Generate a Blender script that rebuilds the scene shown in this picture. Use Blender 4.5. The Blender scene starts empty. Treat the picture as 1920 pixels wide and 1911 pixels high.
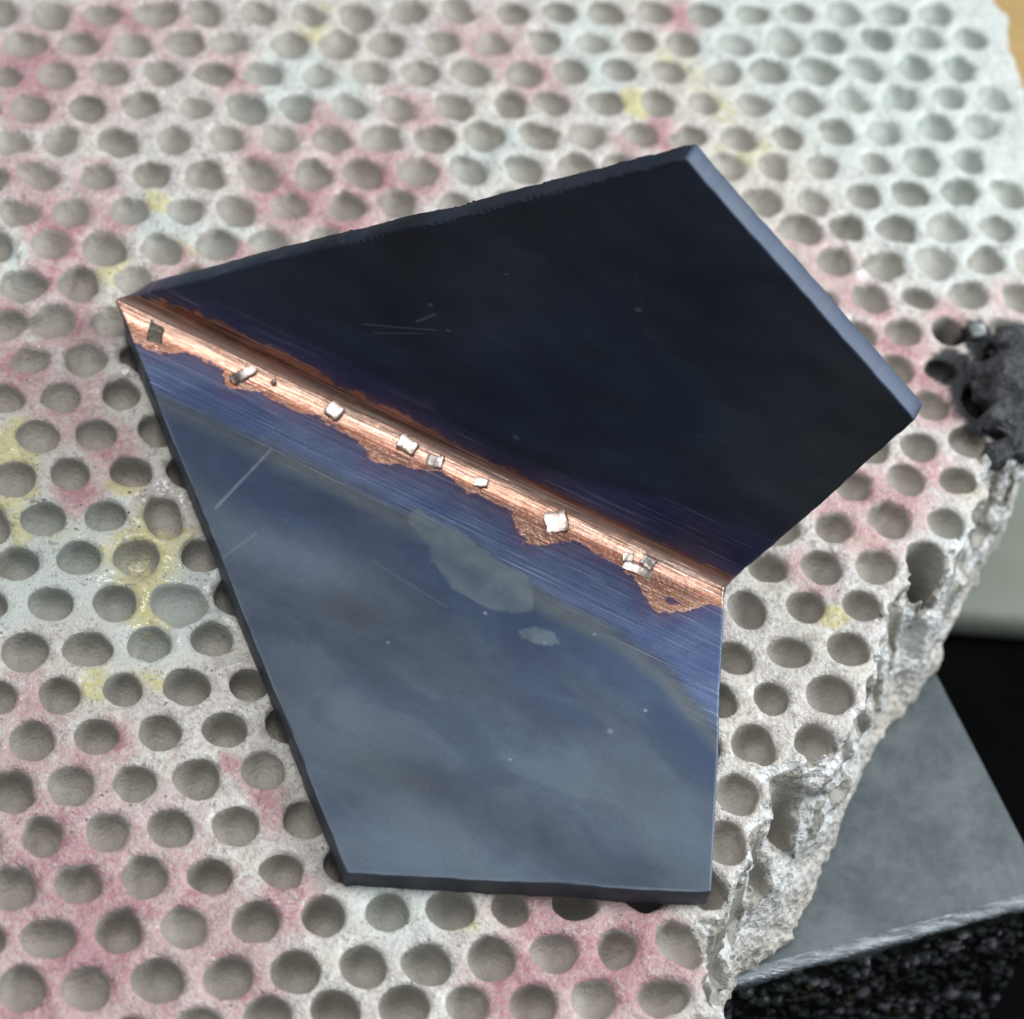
import bpy, bmesh, math, random
import numpy as np
from mathutils import Vector, Matrix

# Scale of the scene: 1 unit = 1 cm. z = 0 is the top of the soldering block.
random.seed(7)
RNG = np.random.default_rng(11)
scene = bpy.context.scene
COL = scene.collection

# ------------------------------------------------------------------ camera
cam_data = bpy.data.cameras.new("camera")
cam = bpy.data.objects.new("camera", cam_data)
COL.objects.link(cam)
cam.location = (-1.01821, -7.99434, 11.14488)
cam.rotation_euler = (0.667657, -0.162375, -0.178516)
cam_data.sensor_width = 36.0
cam_data.lens = 5273.9 / 1920.0 * 36.0
cam_data.clip_start = 0.5
cam_data.clip_end = 300.0
cam_data.dof.use_dof = True
cam_data.dof.focus_distance = 13.5
cam_data.dof.aperture_fstop = 0.60
scene.camera = cam

# ------------------------------------------------------------------ world and lamps
world = bpy.data.worlds.new("World")
scene.world = world
world.use_nodes = True
wb = world.node_tree.nodes["Background"]
wb.inputs["Color"].default_value = (0.80, 0.90, 1.0, 1)
wb.inputs["Strength"].default_value = 0.32


def area(name, loc, target, sx, sy, power, color):
    l = bpy.data.lights.new(name, "AREA")
    l.shape = "RECTANGLE"
    l.size, l.size_y = sx, sy
    l.energy = power
    l.color = color
    o = bpy.data.objects.new(name, l)
    COL.objects.link(o)
    o.location = loc
    d = Vector(target) - Vector(loc)
    o.rotation_euler = d.to_track_quat("-Z", "Y").to_euler()
    return o


area("window_light", (15.0, -0.5, 9.0), (2.8, 0.6, 0), 11, 8, 2600, (0.93, 0.98, 1.0))
area("ceiling_light", (-0.5, 3.0, 19.0), (2.4, 0.5, 0), 9, 9, 1900, (1.0, 0.985, 0.96))

vs = scene.view_settings
vs.view_transform = "Standard"
vs.look = "None"
vs.exposure = 0.0
vs.gamma = 1.0

# ------------------------------------------------------------------ measured layout (cm)
HOLES = [[-0.62,4.676],[-0.307,4.678],[-0.019,4.679],[0.303,4.692],[0.604,4.682],[0.882,4.699],[1.177,4.688],[1.496,4.668],[1.792,4.67],[2.105,4.675],[2.418,4.658],[2.72,4.668],[3.029,4.655],[3.316,4.679],[3.602,4.686],[3.922,4.687],[4.232,4.667],[4.51,4.675],[4.829,4.685],[5.111,4.67],[5.41,4.671],[5.717,4.675],[6.045,4.671],[-0.75,4.42],[-0.462,4.429],[-0.159,4.404],[0.175,4.415],[0.436,4.435],[0.746,4.427],[1.04,4.414],[1.33,4.398],[1.638,4.416],[1.96,4.441],[2.238,4.427],[2.563,4.415],[2.852,4.402],[3.161,4.405],[3.47,4.41],[3.785,4.418],[4.072,4.428],[4.376,4.416],[4.669,4.416],[4.983,4.425],[5.274,4.425],[5.563,4.422],[5.853,4.43],[6.171,4.419],[-0.574,4.158],[-0.293,4.168],[0.02,4.156],[0.303,4.136],[0.601,4.15],[0.923,4.15],[1.202,4.169],[1.503,4.164],[1.807,4.146],[2.09,4.131],[2.397,4.17],[2.707,4.169],[3.032,4.156],[3.32,4.158],[3.61,4.154],[3.919,4.163],[4.23,4.149],[4.53,4.149],[4.818,4.161],[5.12,4.156],[5.423,4.151],[5.712,4.155],[6.032,4.156],[-0.765,3.905],[-0.448,3.896],[-0.141,3.897],[0.144,3.895],[0.449,3.894],[0.753,3.884],[1.05,3.905],[1.315,3.913],[1.662,3.896],[1.946,3.899],[2.235,3.9],[2.567,3.894],[2.859,3.89],[3.183,3.91],[3.476,3.897],[3.759,3.904],[4.029,3.884],[4.363,3.883],[4.676,3.919],[4.962,3.904],[5.276,3.927],[5.581,3.941],[5.896,3.94],[6.189,3.881],[-0.599,3.64],[-0.293,3.641],[0.023,3.637],[0.303,3.635],[0.601,3.646],[0.902,3.653],[1.19,3.651],[1.48,3.649],[1.795,3.647],[2.101,3.659],[2.39,3.657],[2.7,3.655],[3.016,3.64],[3.292,3.651],[3.586,3.659],[3.895,3.648],[4.222,3.632],[4.517,3.653],[4.829,3.651],[5.121,3.663],[5.448,3.671],[5.741,3.669],[6.042,3.659],[-0.734,3.371],[-0.453,3.359],[-0.14,3.377],[0.139,3.383],[0.455,3.371],[0.757,3.398],[1.053,3.374],[1.346,3.371],[1.636,3.381],[1.943,3.386],[2.218,3.362],[2.541,3.371],[2.883,3.385],[3.131,3.396],[3.451,3.393],[3.762,3.381],[4.049,3.378],[4.351,3.375],[4.661,3.381],[4.982,3.392],[5.281,3.411],[5.6,3.417],[5.898,3.415],[6.171,3.379],[-0.579,3.124],[-0.305,3.124],[0.016,3.124],[0.291,3.124],[0.598,3.12],[0.907,3.116],[1.206,3.132],[1.503,3.128],[1.791,3.111],[2.089,3.12],[2.39,3.116],[2.679,3.133],[2.992,3.129],[3.292,3.125],[3.612,3.129],[3.896,3.104],[4.195,3.091],[4.507,3.095],[4.815,3.135],[5.114,3.131],[5.442,3.163],[5.746,3.19],[6.025,3.115],[-0.738,2.849],[-0.445,2.862],[-0.129,2.851],[0.147,2.87],[0.463,2.857],[0.757,2.859],[1.053,2.854],[1.349,2.861],[1.649,2.843],[1.937,2.859],[2.246,2.854],[2.548,2.861],[2.865,2.864],[3.173,2.869],[3.457,2.858],[3.76,2.851],[4.079,2.865],[4.352,2.859],[4.651,2.854],[4.984,2.87],[5.271,2.887],[5.572,2.882],[5.902,2.872],[6.186,2.857],[-0.612,2.6],[-0.299,2.583],[0.013,2.587],[0.302,2.588],[0.616,2.601],[0.919,2.595],[1.201,2.589],[1.496,2.614],[1.811,2.608],[2.098,2.622],[2.414,2.583],[2.723,2.588],[3.011,2.591],[3.329,2.586],[3.618,2.614],[3.912,2.598],[4.221,2.586],[4.526,2.58],[4.844,2.615],[5.125,2.623],[5.444,2.638],[5.746,2.619],[6.028,2.592],[-0.754,2.35],[-0.448,2.342],[-0.131,2.342],[0.173,2.349],[0.459,2.33],[0.751,2.315],[1.058,2.334],[1.347,2.347],[1.656,2.338],[1.971,2.349],[2.241,2.344],[2.556,2.349],[2.878,2.337],[3.165,2.32],[3.479,2.337],[3.766,2.346],[4.062,2.332],[4.392,2.365],[4.681,2.367],[4.978,2.36],[5.28,2.353],[5.591,2.345],[5.862,2.325],[6.199,2.336],[-0.603,2.078],[-0.309,2.081],[0.001,2.068],[0.305,2.085],[0.592,2.088],[0.902,2.064],[1.197,2.064],[1.473,2.053],[1.81,2.076],[2.122,2.062],[2.394,2.08],[2.716,2.082],[3.02,2.071],[3.29,2.067],[3.639,2.085],[3.935,2.071],[4.216,2.068],[4.536,2.115],[4.833,2.087],[5.139,2.086],[5.452,2.099],[5.723,2.078],[6.024,2.095],[-0.752,1.824],[-0.46,1.824],[-0.104,1.799],[0.145,1.82],[0.47,1.803],[0.765,1.839],[1.041,1.824],[1.332,1.821],[1.645,1.821],[1.938,1.809],[2.243,1.81],[2.561,1.815],[2.855,1.816],[3.174,1.794],[3.471,1.81],[3.755,1.804],[4.058,1.81],[4.372,1.804],[4.676,1.836],[4.961,1.828],[5.269,1.838],[5.581,1.809],[5.876,1.828],[6.153,1.828],[-0.592,1.551],[-0.278,1.572],[0.007,1.554],[0.295,1.543],[0.574,1.548],[0.894,1.568],[1.215,1.556],[1.503,1.566],[1.785,1.565],[2.096,1.561],[2.399,1.547],[2.708,1.559],[3.022,1.556],[3.333,1.555],[3.605,1.555],[3.918,1.558],[4.234,1.564],[4.533,1.565],[4.805,1.574],[5.072,1.565,0.105,0.6,0.02,1,1],[5.418,1.569],[5.717,1.561],[6.008,1.56],[-0.756,1.306],[-0.458,1.288],[-0.132,1.306],[0.144,1.294],[0.451,1.3],[0.74,1.304],[1.055,1.302],[1.345,1.29],[1.661,1.285],[1.948,1.286],[2.245,1.298],[2.585,1.271],[2.887,1.29],[3.174,1.307],[3.461,1.298],[3.776,1.298],[4.061,1.301],[4.372,1.284],[4.687,1.302],[4.941,1.291],[5.291,1.315],[5.574,1.283],[5.868,1.31],[6.175,1.296],[-0.627,1.034],[-0.299,1.061],[0.006,1.037],[0.298,1.041],[0.608,1.048],[0.91,1.053],[1.187,1.031],[1.486,1.037],[1.796,1.041],[2.088,1.041],[2.39,1.061],[2.714,1.065],[3.04,1.028],[3.332,1.046],[3.602,1.046],[3.919,1.043],[4.21,1.039],[4.525,1.038],[4.813,1.038],[5.109,1.043],[5.39,1.055],[5.721,1.044],[6.031,1.027],[-0.759,0.771],[-0.456,0.786],[-0.134,0.776],[0.149,0.793],[0.451,0.782],[0.734,0.777],[1.033,0.778],[1.352,0.767],[1.643,0.781],[1.959,0.789],[2.249,0.769],[2.55,0.787],[2.887,0.783],[3.189,0.775],[3.465,0.795],[3.758,0.785],[4.075,0.781],[4.391,0.771],[4.665,0.758],[4.957,0.774],[5.265,0.777],[5.574,0.773],[5.846,0.781],[6.175,0.768],[-0.589,0.51],[-0.27,0.509],[-0.005,0.518],[0.296,0.513],[0.584,0.488,0.105,0.15,0.03,0.95,1.3],[0.895,0.529],[1.19,0.515],[1.5,0.49],[1.794,0.51],[2.097,0.525],[2.408,0.535],[2.737,0.53],[3.02,0.53],[3.308,0.519],[3.637,0.528],[3.903,0.514],[4.231,0.526],[4.537,0.541],[4.824,0.516],[5.133,0.502],[5.405,0.517],[5.708,0.519],[6.02,0.523],[-0.753,0.263],[-0.439,0.276],[-0.153,0.258],[0.147,0.267],[0.428,0.253],[0.758,0.253],[1.011,0.261],[1.353,0.268],[1.653,0.256],[1.953,0.26],[2.244,0.263],[2.575,0.25],[2.883,0.268],[3.18,0.232],[3.472,0.259],[3.758,0.266],[4.058,0.253],[4.376,0.281],[4.678,0.237],[4.952,0.272],[5.275,0.255],[5.587,0.265],[5.874,0.247],[6.177,0.274],[-0.62,-0.004],[-0.316,0.013],[-0.012,-0.004],[0.295,-0.013],[0.608,-0.032,0.125,0.13,0.05,1.1,0.95],[0.885,0.005],[1.21,-0.01],[1.512,-0.002],[1.79,-0.01],[2.101,0.01],[2.376,0.006],[2.718,-0.008],[3.018,-0.001],[3.319,0.008],[3.633,0.01],[3.924,-0.007],[4.214,-0.016],[4.509,0.019],[4.83,-0.006],[5.096,-0.001],[5.415,0.007],[5.728,0.019],[6.018,0.008],[-0.747,-0.283],[-0.429,-0.252],[-0.155,-0.271],[0.144,-0.277],[0.437,-0.265],[0.74,-0.253],[1.073,-0.234],[1.339,-0.266],[1.653,-0.25],[1.944,-0.263],[2.263,-0.269],[2.572,-0.249],[2.867,-0.252],[3.168,-0.276],[3.457,-0.249],[3.777,-0.245],[4.07,-0.263],[4.363,-0.262],[4.665,-0.26],[4.974,-0.258],[5.271,-0.265],[5.566,-0.264],[5.862,-0.247],[6.146,-0.258],[-0.589,-0.52],[-0.302,-0.524],[-0.011,-0.531],[0.288,-0.524],[0.591,-0.529],[0.889,-0.536],[1.185,-0.521],[1.474,-0.515],[1.792,-0.531],[2.091,-0.515],[2.402,-0.519],[2.738,-0.498],[3.002,-0.513],[3.32,-0.536],[3.618,-0.523],[3.929,-0.526],[4.209,-0.535],[4.512,-0.511],[4.815,-0.526],[5.136,-0.515],[5.418,-0.502],[5.725,-0.527],[6.007,-0.524],[-0.772,-0.78],[-0.434,-0.769],[-0.158,-0.775],[0.14,-0.776],[0.436,-0.779],[0.741,-0.78],[1.038,-0.774],[1.365,-0.772],[1.638,-0.763],[1.93,-0.779],[2.237,-0.784],[2.565,-0.775],[2.854,-0.778],[3.185,-0.779],[3.461,-0.786],[3.767,-0.791],[4.076,-0.776],[4.36,-0.784],[4.67,-0.775],[4.994,-0.764],[5.264,-0.784],[5.557,-0.803],[5.885,-0.775],[6.146,-0.78],[-0.59,-1.043],[-0.279,-1.041],[0.003,-1.033],[0.289,-1.043],[0.584,-1.039],[0.897,-1.018],[1.184,-1.018],[1.508,-1.028],[1.795,-1.057],[2.116,-1.061],[2.398,-1.045],[2.722,-1.031],[3.03,-1.061],[3.311,-1.043],[3.618,-1.049],[3.932,-1.059],[4.228,-1.044],[4.506,-1.045],[4.803,-1.04],[5.131,-1.031],[5.42,-1.028],[5.726,-1.018],[6.026,-1.046],[-0.767,-1.299],[-0.454,-1.315],[-0.149,-1.296],[0.143,-1.294],[0.432,-1.299],[0.734,-1.306],[1.053,-1.299],[1.332,-1.323],[1.649,-1.314],[1.958,-1.302],[2.256,-1.302],[2.589,-1.292],[2.888,-1.298],[3.157,-1.316],[3.457,-1.314],[3.764,-1.296],[4.062,-1.274],[4.369,-1.294],[4.671,-1.312],[4.983,-1.292],[5.281,-1.308],[5.57,-1.299],[5.885,-1.313],[6.179,-1.286],[-0.606,-1.542],[-0.302,-1.55],[-0.004,-1.553],[0.291,-1.542],[0.59,-1.561],[0.912,-1.565],[1.214,-1.559],[1.505,-1.558],[1.789,-1.543],[2.089,-1.574],[2.394,-1.557],[2.721,-1.562],[3.038,-1.575],[3.315,-1.58],[3.628,-1.541],[3.911,-1.577],[4.23,-1.56],[4.471,-1.566],[4.802,-1.571],[5.145,-1.548],[5.419,-1.558],[5.74,-1.57],[6.03,-1.565],[-0.746,-1.815],[-0.445,-1.811],[-0.165,-1.815],[0.149,-1.807],[0.441,-1.816],[0.763,-1.819],[1.07,-1.821],[1.365,-1.824],[1.659,-1.835],[1.939,-1.845],[2.247,-1.839],[2.587,-1.829],[2.893,-1.815],[3.21,-1.806],[3.476,-1.809],[3.753,-1.816],[4.066,-1.818],[4.345,-1.841],[4.679,-1.818],[4.965,-1.819],[5.262,-1.823],[5.579,-1.821],[5.879,-1.826],[6.148,-1.825],[-0.61,-2.07],[-0.295,-2.058],[-0.021,-2.08],[0.296,-2.069],[0.607,-2.084],[0.91,-2.09],[1.215,-2.09],[1.507,-2.1],[1.807,-2.096],[2.102,-2.092],[2.4,-2.094],[2.701,-2.098],[3.022,-2.068],[3.318,-2.057],[3.62,-2.091],[3.922,-2.074],[4.236,-2.084],[4.513,-2.081],[4.815,-2.101],[5.129,-2.066],[5.41,-2.089],[5.718,-2.087],[6.03,-2.085],[-0.749,-2.332],[-0.442,-2.352],[-0.164,-2.345],[0.152,-2.33],[0.451,-2.327],[0.757,-2.291],[1.061,-2.303],[1.37,-2.3],[1.66,-2.313],[1.961,-2.341],[2.239,-2.345],[2.563,-2.356],[2.864,-2.353],[3.17,-2.339],[3.452,-2.328],[3.758,-2.346],[4.073,-2.349],[4.378,-2.334],[4.676,-2.338],[4.964,-2.346],[5.274,-2.324],[5.58,-2.334],[5.883,-2.324],[6.155,-2.338],[-0.612,-2.598],[-0.317,-2.592],[0.022,-2.582],[0.291,-2.601],[0.597,-2.606],[0.921,-2.605],[1.187,-2.594],[1.504,-2.582],[1.819,-2.6],[2.074,-2.591],[2.41,-2.58],[2.701,-2.61],[3.039,-2.581],[3.336,-2.598],[3.636,-2.604],[3.905,-2.599],[4.221,-2.59],[4.533,-2.616],[4.823,-2.593],[5.104,-2.601],[5.42,-2.594],[5.709,-2.605],[6.006,-2.595],[-0.756,-2.852],[-0.434,-2.856],[-0.154,-2.858],[0.157,-2.863],[0.454,-2.853],[0.745,-2.851],[1.056,-2.862],[1.347,-2.857],[1.648,-2.86],[1.937,-2.857],[2.258,-2.852],[2.56,-2.853],[2.877,-2.868],[3.176,-2.86],[3.465,-2.856],[3.767,-2.881],[4.072,-2.869],[4.368,-2.851],[4.667,-2.863],[4.971,-2.853],[5.259,-2.865],[5.576,-2.842],[5.869,-2.85],[6.161,-2.858]]
TOPLINE = [[5.266,0.678],[5.056,0.596],[4.932,0.385],[4.821,0.212],[4.595,-0.055],[4.41,-0.028],[4.269,-0.224],[4.149,-0.451],[4.028,-0.689],[3.935,-0.828],[3.803,-1.009],[3.651,-1.17],[3.346,-1.239],[3.286,-1.431],[3.159,-1.629],[3.06,-1.825],[2.937,-1.958],[2.856,-2.05],[2.836,-2.174],[2.83,-2.256],[2.787,-2.501]]
BOTLINE = [[5.828,1.456],[5.622,1.108],[5.341,0.66],[5.066,0.268],[4.81,-0.076],[4.394,-0.465],[4.196,-0.755],[3.898,-1.22],[3.714,-1.489],[3.592,-1.633],[3.307,-1.759],[3.245,-1.844]]
STAINS = {'P':[[0.347,3.635,0.425,0.42],[-0.001,-1.543,0.575,0.45],[2.273,-2.124,0.425,0.4],[1.685,2.781,0.475,0.38],[1.012,3.981,0.3,0.35],[2.949,3.887,0.325,0.3],[4.675,1.501,0.325,0.35],[4.357,0.432,0.3,0.3],[0.173,3.679,0.225,1],[0.526,3.981,0.175,0.8],[0.151,3.383,0.15,0.8],[0.781,4.114,0.125,0.9],[0.453,2.804,0.15,0.5],[0.226,2.492,0.175,0.9],[0.517,2.564,0.1,0.9],[0.111,2.851,0.15,0.7],[0.267,2.297,0.125,0.7],[0.195,2.107,0.125,0.8],[-0.042,1.889,0.1,0.7],[0.227,1.806,0.15,0.7],[-0.071,1.489,0.15,0.8],[0.176,1.194,0.2,0.5],[0.346,0.977,0.125,0.8],[0.413,0.835,0.1,0.7],[0.157,0.644,0.1,1],[0.106,0.663,0.062,1],[-0.146,-0.609,0.15,0.5],[-0.24,-0.899,0.15,0.5],[0.054,-0.891,0.1,0.6],[0.221,-0.814,0.087,1],[0.766,-0.973,0.05,1],[0.891,-1.188,0.1,0.9],[-0.063,-1.426,0.3,0.8],[-0.222,-1.634,0.3,0.7],[0.105,-1.689,0.3,0.8],[0.011,-1.951,0.225,1],[-0.257,-2.111,0.175,1],[0.443,-1.662,0.225,0.6],[0.603,-1.949,0.25,0.6],[0.92,-1.73,0.125,1],[0.696,-2.172,0.15,0.6],[0.293,-2.188,0.15,0.6],[2.13,-1.945,0.2,0.9],[2.248,-2.122,0.175,1],[2.52,-2.035,0.175,1],[1.922,-2.256,0.175,1],[2.4,-2.245,0.2,1],[2.723,-2.164,0.125,0.9],[1.83,-2.356,0.15,1],[1.279,3.629,0.15,0.6],[1.767,3.154,0.15,0.8],[1.408,2.951,0.15,0.6],[1.55,2.662,0.225,0.9],[1.991,2.817,0.2,0.9],[1.789,2.455,0.2,0.8],[1.169,2.195,0.15,0.7],[2.227,2.771,0.15,0.8],[2.283,3.318,0.15,0.6],[3.069,3.662,0.2,0.6],[2.852,3.887,0.125,0.9],[4.047,4.115,0.125,1],[3.734,3.128,0.1,1],[3.524,3.044,0.1,0.6],[4.507,2.063,0.15,0.6],[4.571,1.82,0.1,0.8],[4.686,1.776,0.1,1],[4.737,1.498,0.15,0.9],[4.798,1.264,0.15,0.8],[5.094,1.644,0.125,0.7],[4.888,1.032,0.15,0.7],[5.459,1.792,0.15,0.4],[4.674,0.596,0.125,0.7],[4.436,0.392,0.15,0.8],[4.269,0.436,0.15,0.8],[4.074,0.375,0.1,0.7],[4.204,0.192,0.15,0.6],[3.806,0.007,0.1,0.6],[2.642,3.978,0.15,0.4],[4.368,2.271,0.15,0.4],[0.822,2.166,0.15,0.5],[-0.177,-0.365,0.125,0.4],[3.858,-0.132,0.1,0.4],[0.629,1.943,0.1,0.6]],'Y':[[0.178,0.576,0.475,0.33],[0.399,0.135,0.325,0.3],[4.094,3.431,0.475,0.3],[4.234,2.776,0.325,0.3],[-0.137,0.93,0.125,1],[-0.072,1.1,0.1,0.7],[0.4,0.699,0.1,0.9],[-0.13,0.658,0.1,0.6],[-0.118,0.458,0.1,0.7],[0.555,0.389,0.175,0.6],[0.461,0.23,0.2,0.7],[0.435,-0.028,0.15,0.9],[0.454,2.176,0.125,0.6],[0.759,2.678,0.075,0.8],[3.624,3.369,0.075,1.2],[3.9,3.747,0.15,0.45],[4.045,3.656,0.15,0.4],[4.106,3.342,0.2,0.4],[4.21,2.948,0.25,0.4],[4.128,0.586,0.1,0.8],[4.195,0.158,0.05,1],[3.92,-0.337,0.062,0.8],[4.873,0.442,0.125,0.4],[0.161,-0.509,0.1,0.6],[0.441,-0.482,0.1,0.5],[0.917,-1.758,0.062,0.8],[1.714,-1.881,0.075,0.7],[1.842,4.16,0.1,0.5],[0.891,2.28,0.1,0.5],[1.849,3.979,0.1,0.5],[3.651,-0.387,0.3,0.25],[3.437,-0.92,0.3,0.25]],'M':[[5.642,3.326,0.75,0.6],[4.792,3.975,0.55,0.5],[5.302,2.373,0.5,0.5],[0.032,0.384,0.2,0.9],[0.045,0.221,0.15,0.9],[0.224,0.506,0.125,0.7],[0.7,0.021,0.125,0.9],[0.452,-0.124,0.225,0.7],[-0.205,-0.052,0.15,0.5],[1.477,3.498,0.175,0.9],[1.683,3.67,0.15,0.9],[1.178,2.273,0.175,0.9],[0.04,2.264,0.1,0.9],[0.722,2.599,0.125,0.8],[1.408,-1.772,0.2,0.6],[5.306,3.974,0.625,0.7],[6.004,3.973,0.5,0.8],[5.303,3.33,0.375,0.6],[5.644,2.75,0.3,0.5],[3.397,4.023,0.2,0.7],[3.479,3.614,0.15,0.7],[4.385,3.975,0.25,0.6],[2.831,3.054,0.15,0.6],[2.546,2.848,0.15,0.6],[0.797,2.478,0.125,0.6],[1.925,3.408,0.15,0.6],[0.557,-0.099,0.125,0.7],[4.702,0.06,0.15,1.2]],'G':[[0.595,0.52,0.225,1],[0.451,0.132,0.2,1],[0.659,0.12,0.15,1],[0.464,-0.125,0.175,1],[1.477,3.498,0.175,0.6],[2.154,3.492,0.15,0.6],[1.178,2.273,0.15,0.6],[0.068,2.263,0.15,0.7],[4.49,2.186,0.05,1],[4.686,2.017,0.062,1],[1.713,2.987,0.15,0.6],[2.009,2.531,0.1,0.6],[3.168,4.023,0.1,0.8],[0.444,3.38,0.2,0.5],[4.702,0.06,0.125,0.6],[-0.026,1.741,0.15,0.6],[0.5,1.467,0.075,0.8],[1.305,-1.791,0.15,0.5]],'B':[[5.008,1.287,0.12,1.8],[5.109,1.041,0.15,2],[5.238,1.481,0.113,1],[5.327,1.243,0.225,1]]}  # the wide mint spots at the far right are painted haze
PLATE = [[4.9,0.111,-1.1],[5.099,-1.051,-1.1],[3.258,-1.785,-1.1],[4.989,-1.462,-1.1]]
BOXP = [[6.383,1.849,-3.2],[6.781,1.781,-3.2],[6.709,3.091,-3.2],[7.18,3.068,-3.2]]
WOOD = [[7.594,6.808,-2.0],[7.283,5.087,-2.0]]
LUMP = [[5.296,1.374,0.12],[5.174,1.071,0.12],[5.036,0.814,0.12],[5.169,0.845,0.12],[4.937,1.005,0.12],[5.062,0.591,0.12],[5.044,0.944,0.12],[5.367,1.14,0.12]]
BEAD = [5.217,1.526,0.03]

BLOCK_H = 1.1          # thickness of the soldering block
T = 0.125              # thickness of the copper sheet


# ------------------------------------------------------------------ small helpers
def tag(o, label=None, cat=None, group=None, kind=None):
    for k, v in (("label", label), ("category", cat), ("group", group), ("kind", kind)):
        if v:
            o[k] = v
    return o


def link(name, me, parent=None, mat=None):
    o = bpy.data.objects.new(name, me)
    COL.objects.link(o)
    if parent is not None:
        o.parent = parent
    if mat is not None:
        me.materials.clear()
        me.materials.append(mat)
    return o


def empty(name, loc=(0, 0, 0)):
    o = bpy.data.objects.new(name, None)
    o.empty_display_size = 0.1
    o.location = loc
    COL.objects.link(o)
    return o


def mesh_np(name, verts, faces, smooth=True):
    """verts (n,3), faces (m,3|4) -> mesh"""
    verts = np.asarray(verts, np.float32)
    faces = np.asarray(faces, np.int32)
    me = bpy.data.meshes.new(name)
    k = faces.shape[1]
    me.vertices.add(len(verts))
    me.vertices.foreach_set("co", verts.ravel())
    me.loops.add(faces.size)
    me.loops.foreach_set("vertex_index", faces.ravel())
    me.polygons.add(len(faces))
    me.polygons.foreach_set("loop_start", np.arange(0, faces.size, k, dtype=np.int32))
    me.polygons.foreach_set("use_smooth", np.full(len(faces), smooth))
    me.update(calc_edges=True)
    me.validate()
    return me


def attr(me, name, data, kind="FLOAT"):
    a = me.attributes.new(name, "FLOAT_COLOR" if kind == "COLOR" else "FLOAT", "POINT")
    if kind == "COLOR":
        d = np.ones((len(data), 4), np.float32)
        d[:, :3] = data
        a.data.foreach_set("color", d.ravel())
    else:
        a.data.foreach_set("value", np.asarray(data, np.float32))


def sstep(a, b, x):
    t = np.clip((x - a) / (b - a), 0, 1)
    return t * t * (3 - 2 * t)


def interp_matrix(n, coords, period):
    """rows that interpolate a random lattice (smooth cubic) at coords/period"""
    p = coords / period
    p = p - p.min() + 1e-6
    i = np.floor(p).astype(int)
    f = p - i
    m = i.max() + 2
    w = f * f * f * (f * (f * 6 - 15) + 10)
    M = np.zeros((len(coords), m), np.float32)
    M[np.arange(len(coords)), i] = 1 - w
    M[np.arange(len(coords)), i + 1] += w
    return M


def noise_grid(axes, period):
    """value noise in [-1,1] on a tensor grid, any dimension, evaluated separably"""
    if not isinstance(period, (tuple, list)):
        period = [period] * len(axes)
    Ms = [interp_matrix(0, a, p) for a, p in zip(axes, period)]
    R = RNG.uniform(-1, 1, [M.shape[1] for M in Ms]).astype(np.float32)
    for k, M in enumerate(Ms):
        R = np.moveaxis(np.tensordot(M, R, axes=(1, k)), 0, k)
    return R


def noise_pts(p, period, seed):
    """value noise in [-1,1] at scattered points (n,2|3)"""
    q = np.asarray(p, float) / period
    i = np.floor(q).astype(np.int64)
    f = q - i
    w = f * f * (3 - 2 * f)
    d = q.shape[1]
    out = np.zeros(len(q))
    primes = (73856093, 19349663, 83492791)
    for c in range(2 ** d):
        h = np.full(len(q), seed * 2654435761 % (1 << 31), np.int64)
        ww = np.ones(len(q))
        for k in range(d):
            b = (c >> k) & 1
            h ^= (i[:, k] + b) * primes[k]
            ww *= w[:, k] if b else 1 - w[:, k]
        h = (h ^ (h >> 13)) * 1274126177 & 0x7FFFFFFF
        h = (h ^ (h >> 16)) * 668265263 & 0x7FFFFFFF
        out += ww * ((h & 0xFFFF) / 32767.5 - 1)
    return out


def poly_sd(X, Y, poly):
    """signed distance to a closed polygon, negative inside"""
    d2 = np.full(X.shape, 1e9, np.float32)
    ins = np.zeros(X.shape, bool)
    n = len(poly)
    for k in range(n):
        ax, ay = poly[k]
        bx, by = poly[(k + 1) % n]
        ex, ey = bx - ax, by - ay
        t = np.clip(((X - ax) * ex + (Y - ay) * ey) / (ex * ex + ey * ey + 1e-12), 0, 1)
        d2 = np.minimum(d2, (X - ax - t * ex) ** 2 + (Y - ay - t * ey) ** 2)
        if ay != by:
            c = ((ay > Y) != (by > Y)) & (X < ex * (Y - ay) / (by - ay) + ax)
            ins ^= c
    d = np.sqrt(d2)
    return np.where(ins, -d, d)


def smax(a, b, k):
    h = np.maximum(k - np.abs(a - b), 0) / k
    return np.maximum(a, b) + h * h * k * 0.25


def smin(a, b, k):
    return -smax(-a, -b, k)


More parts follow.
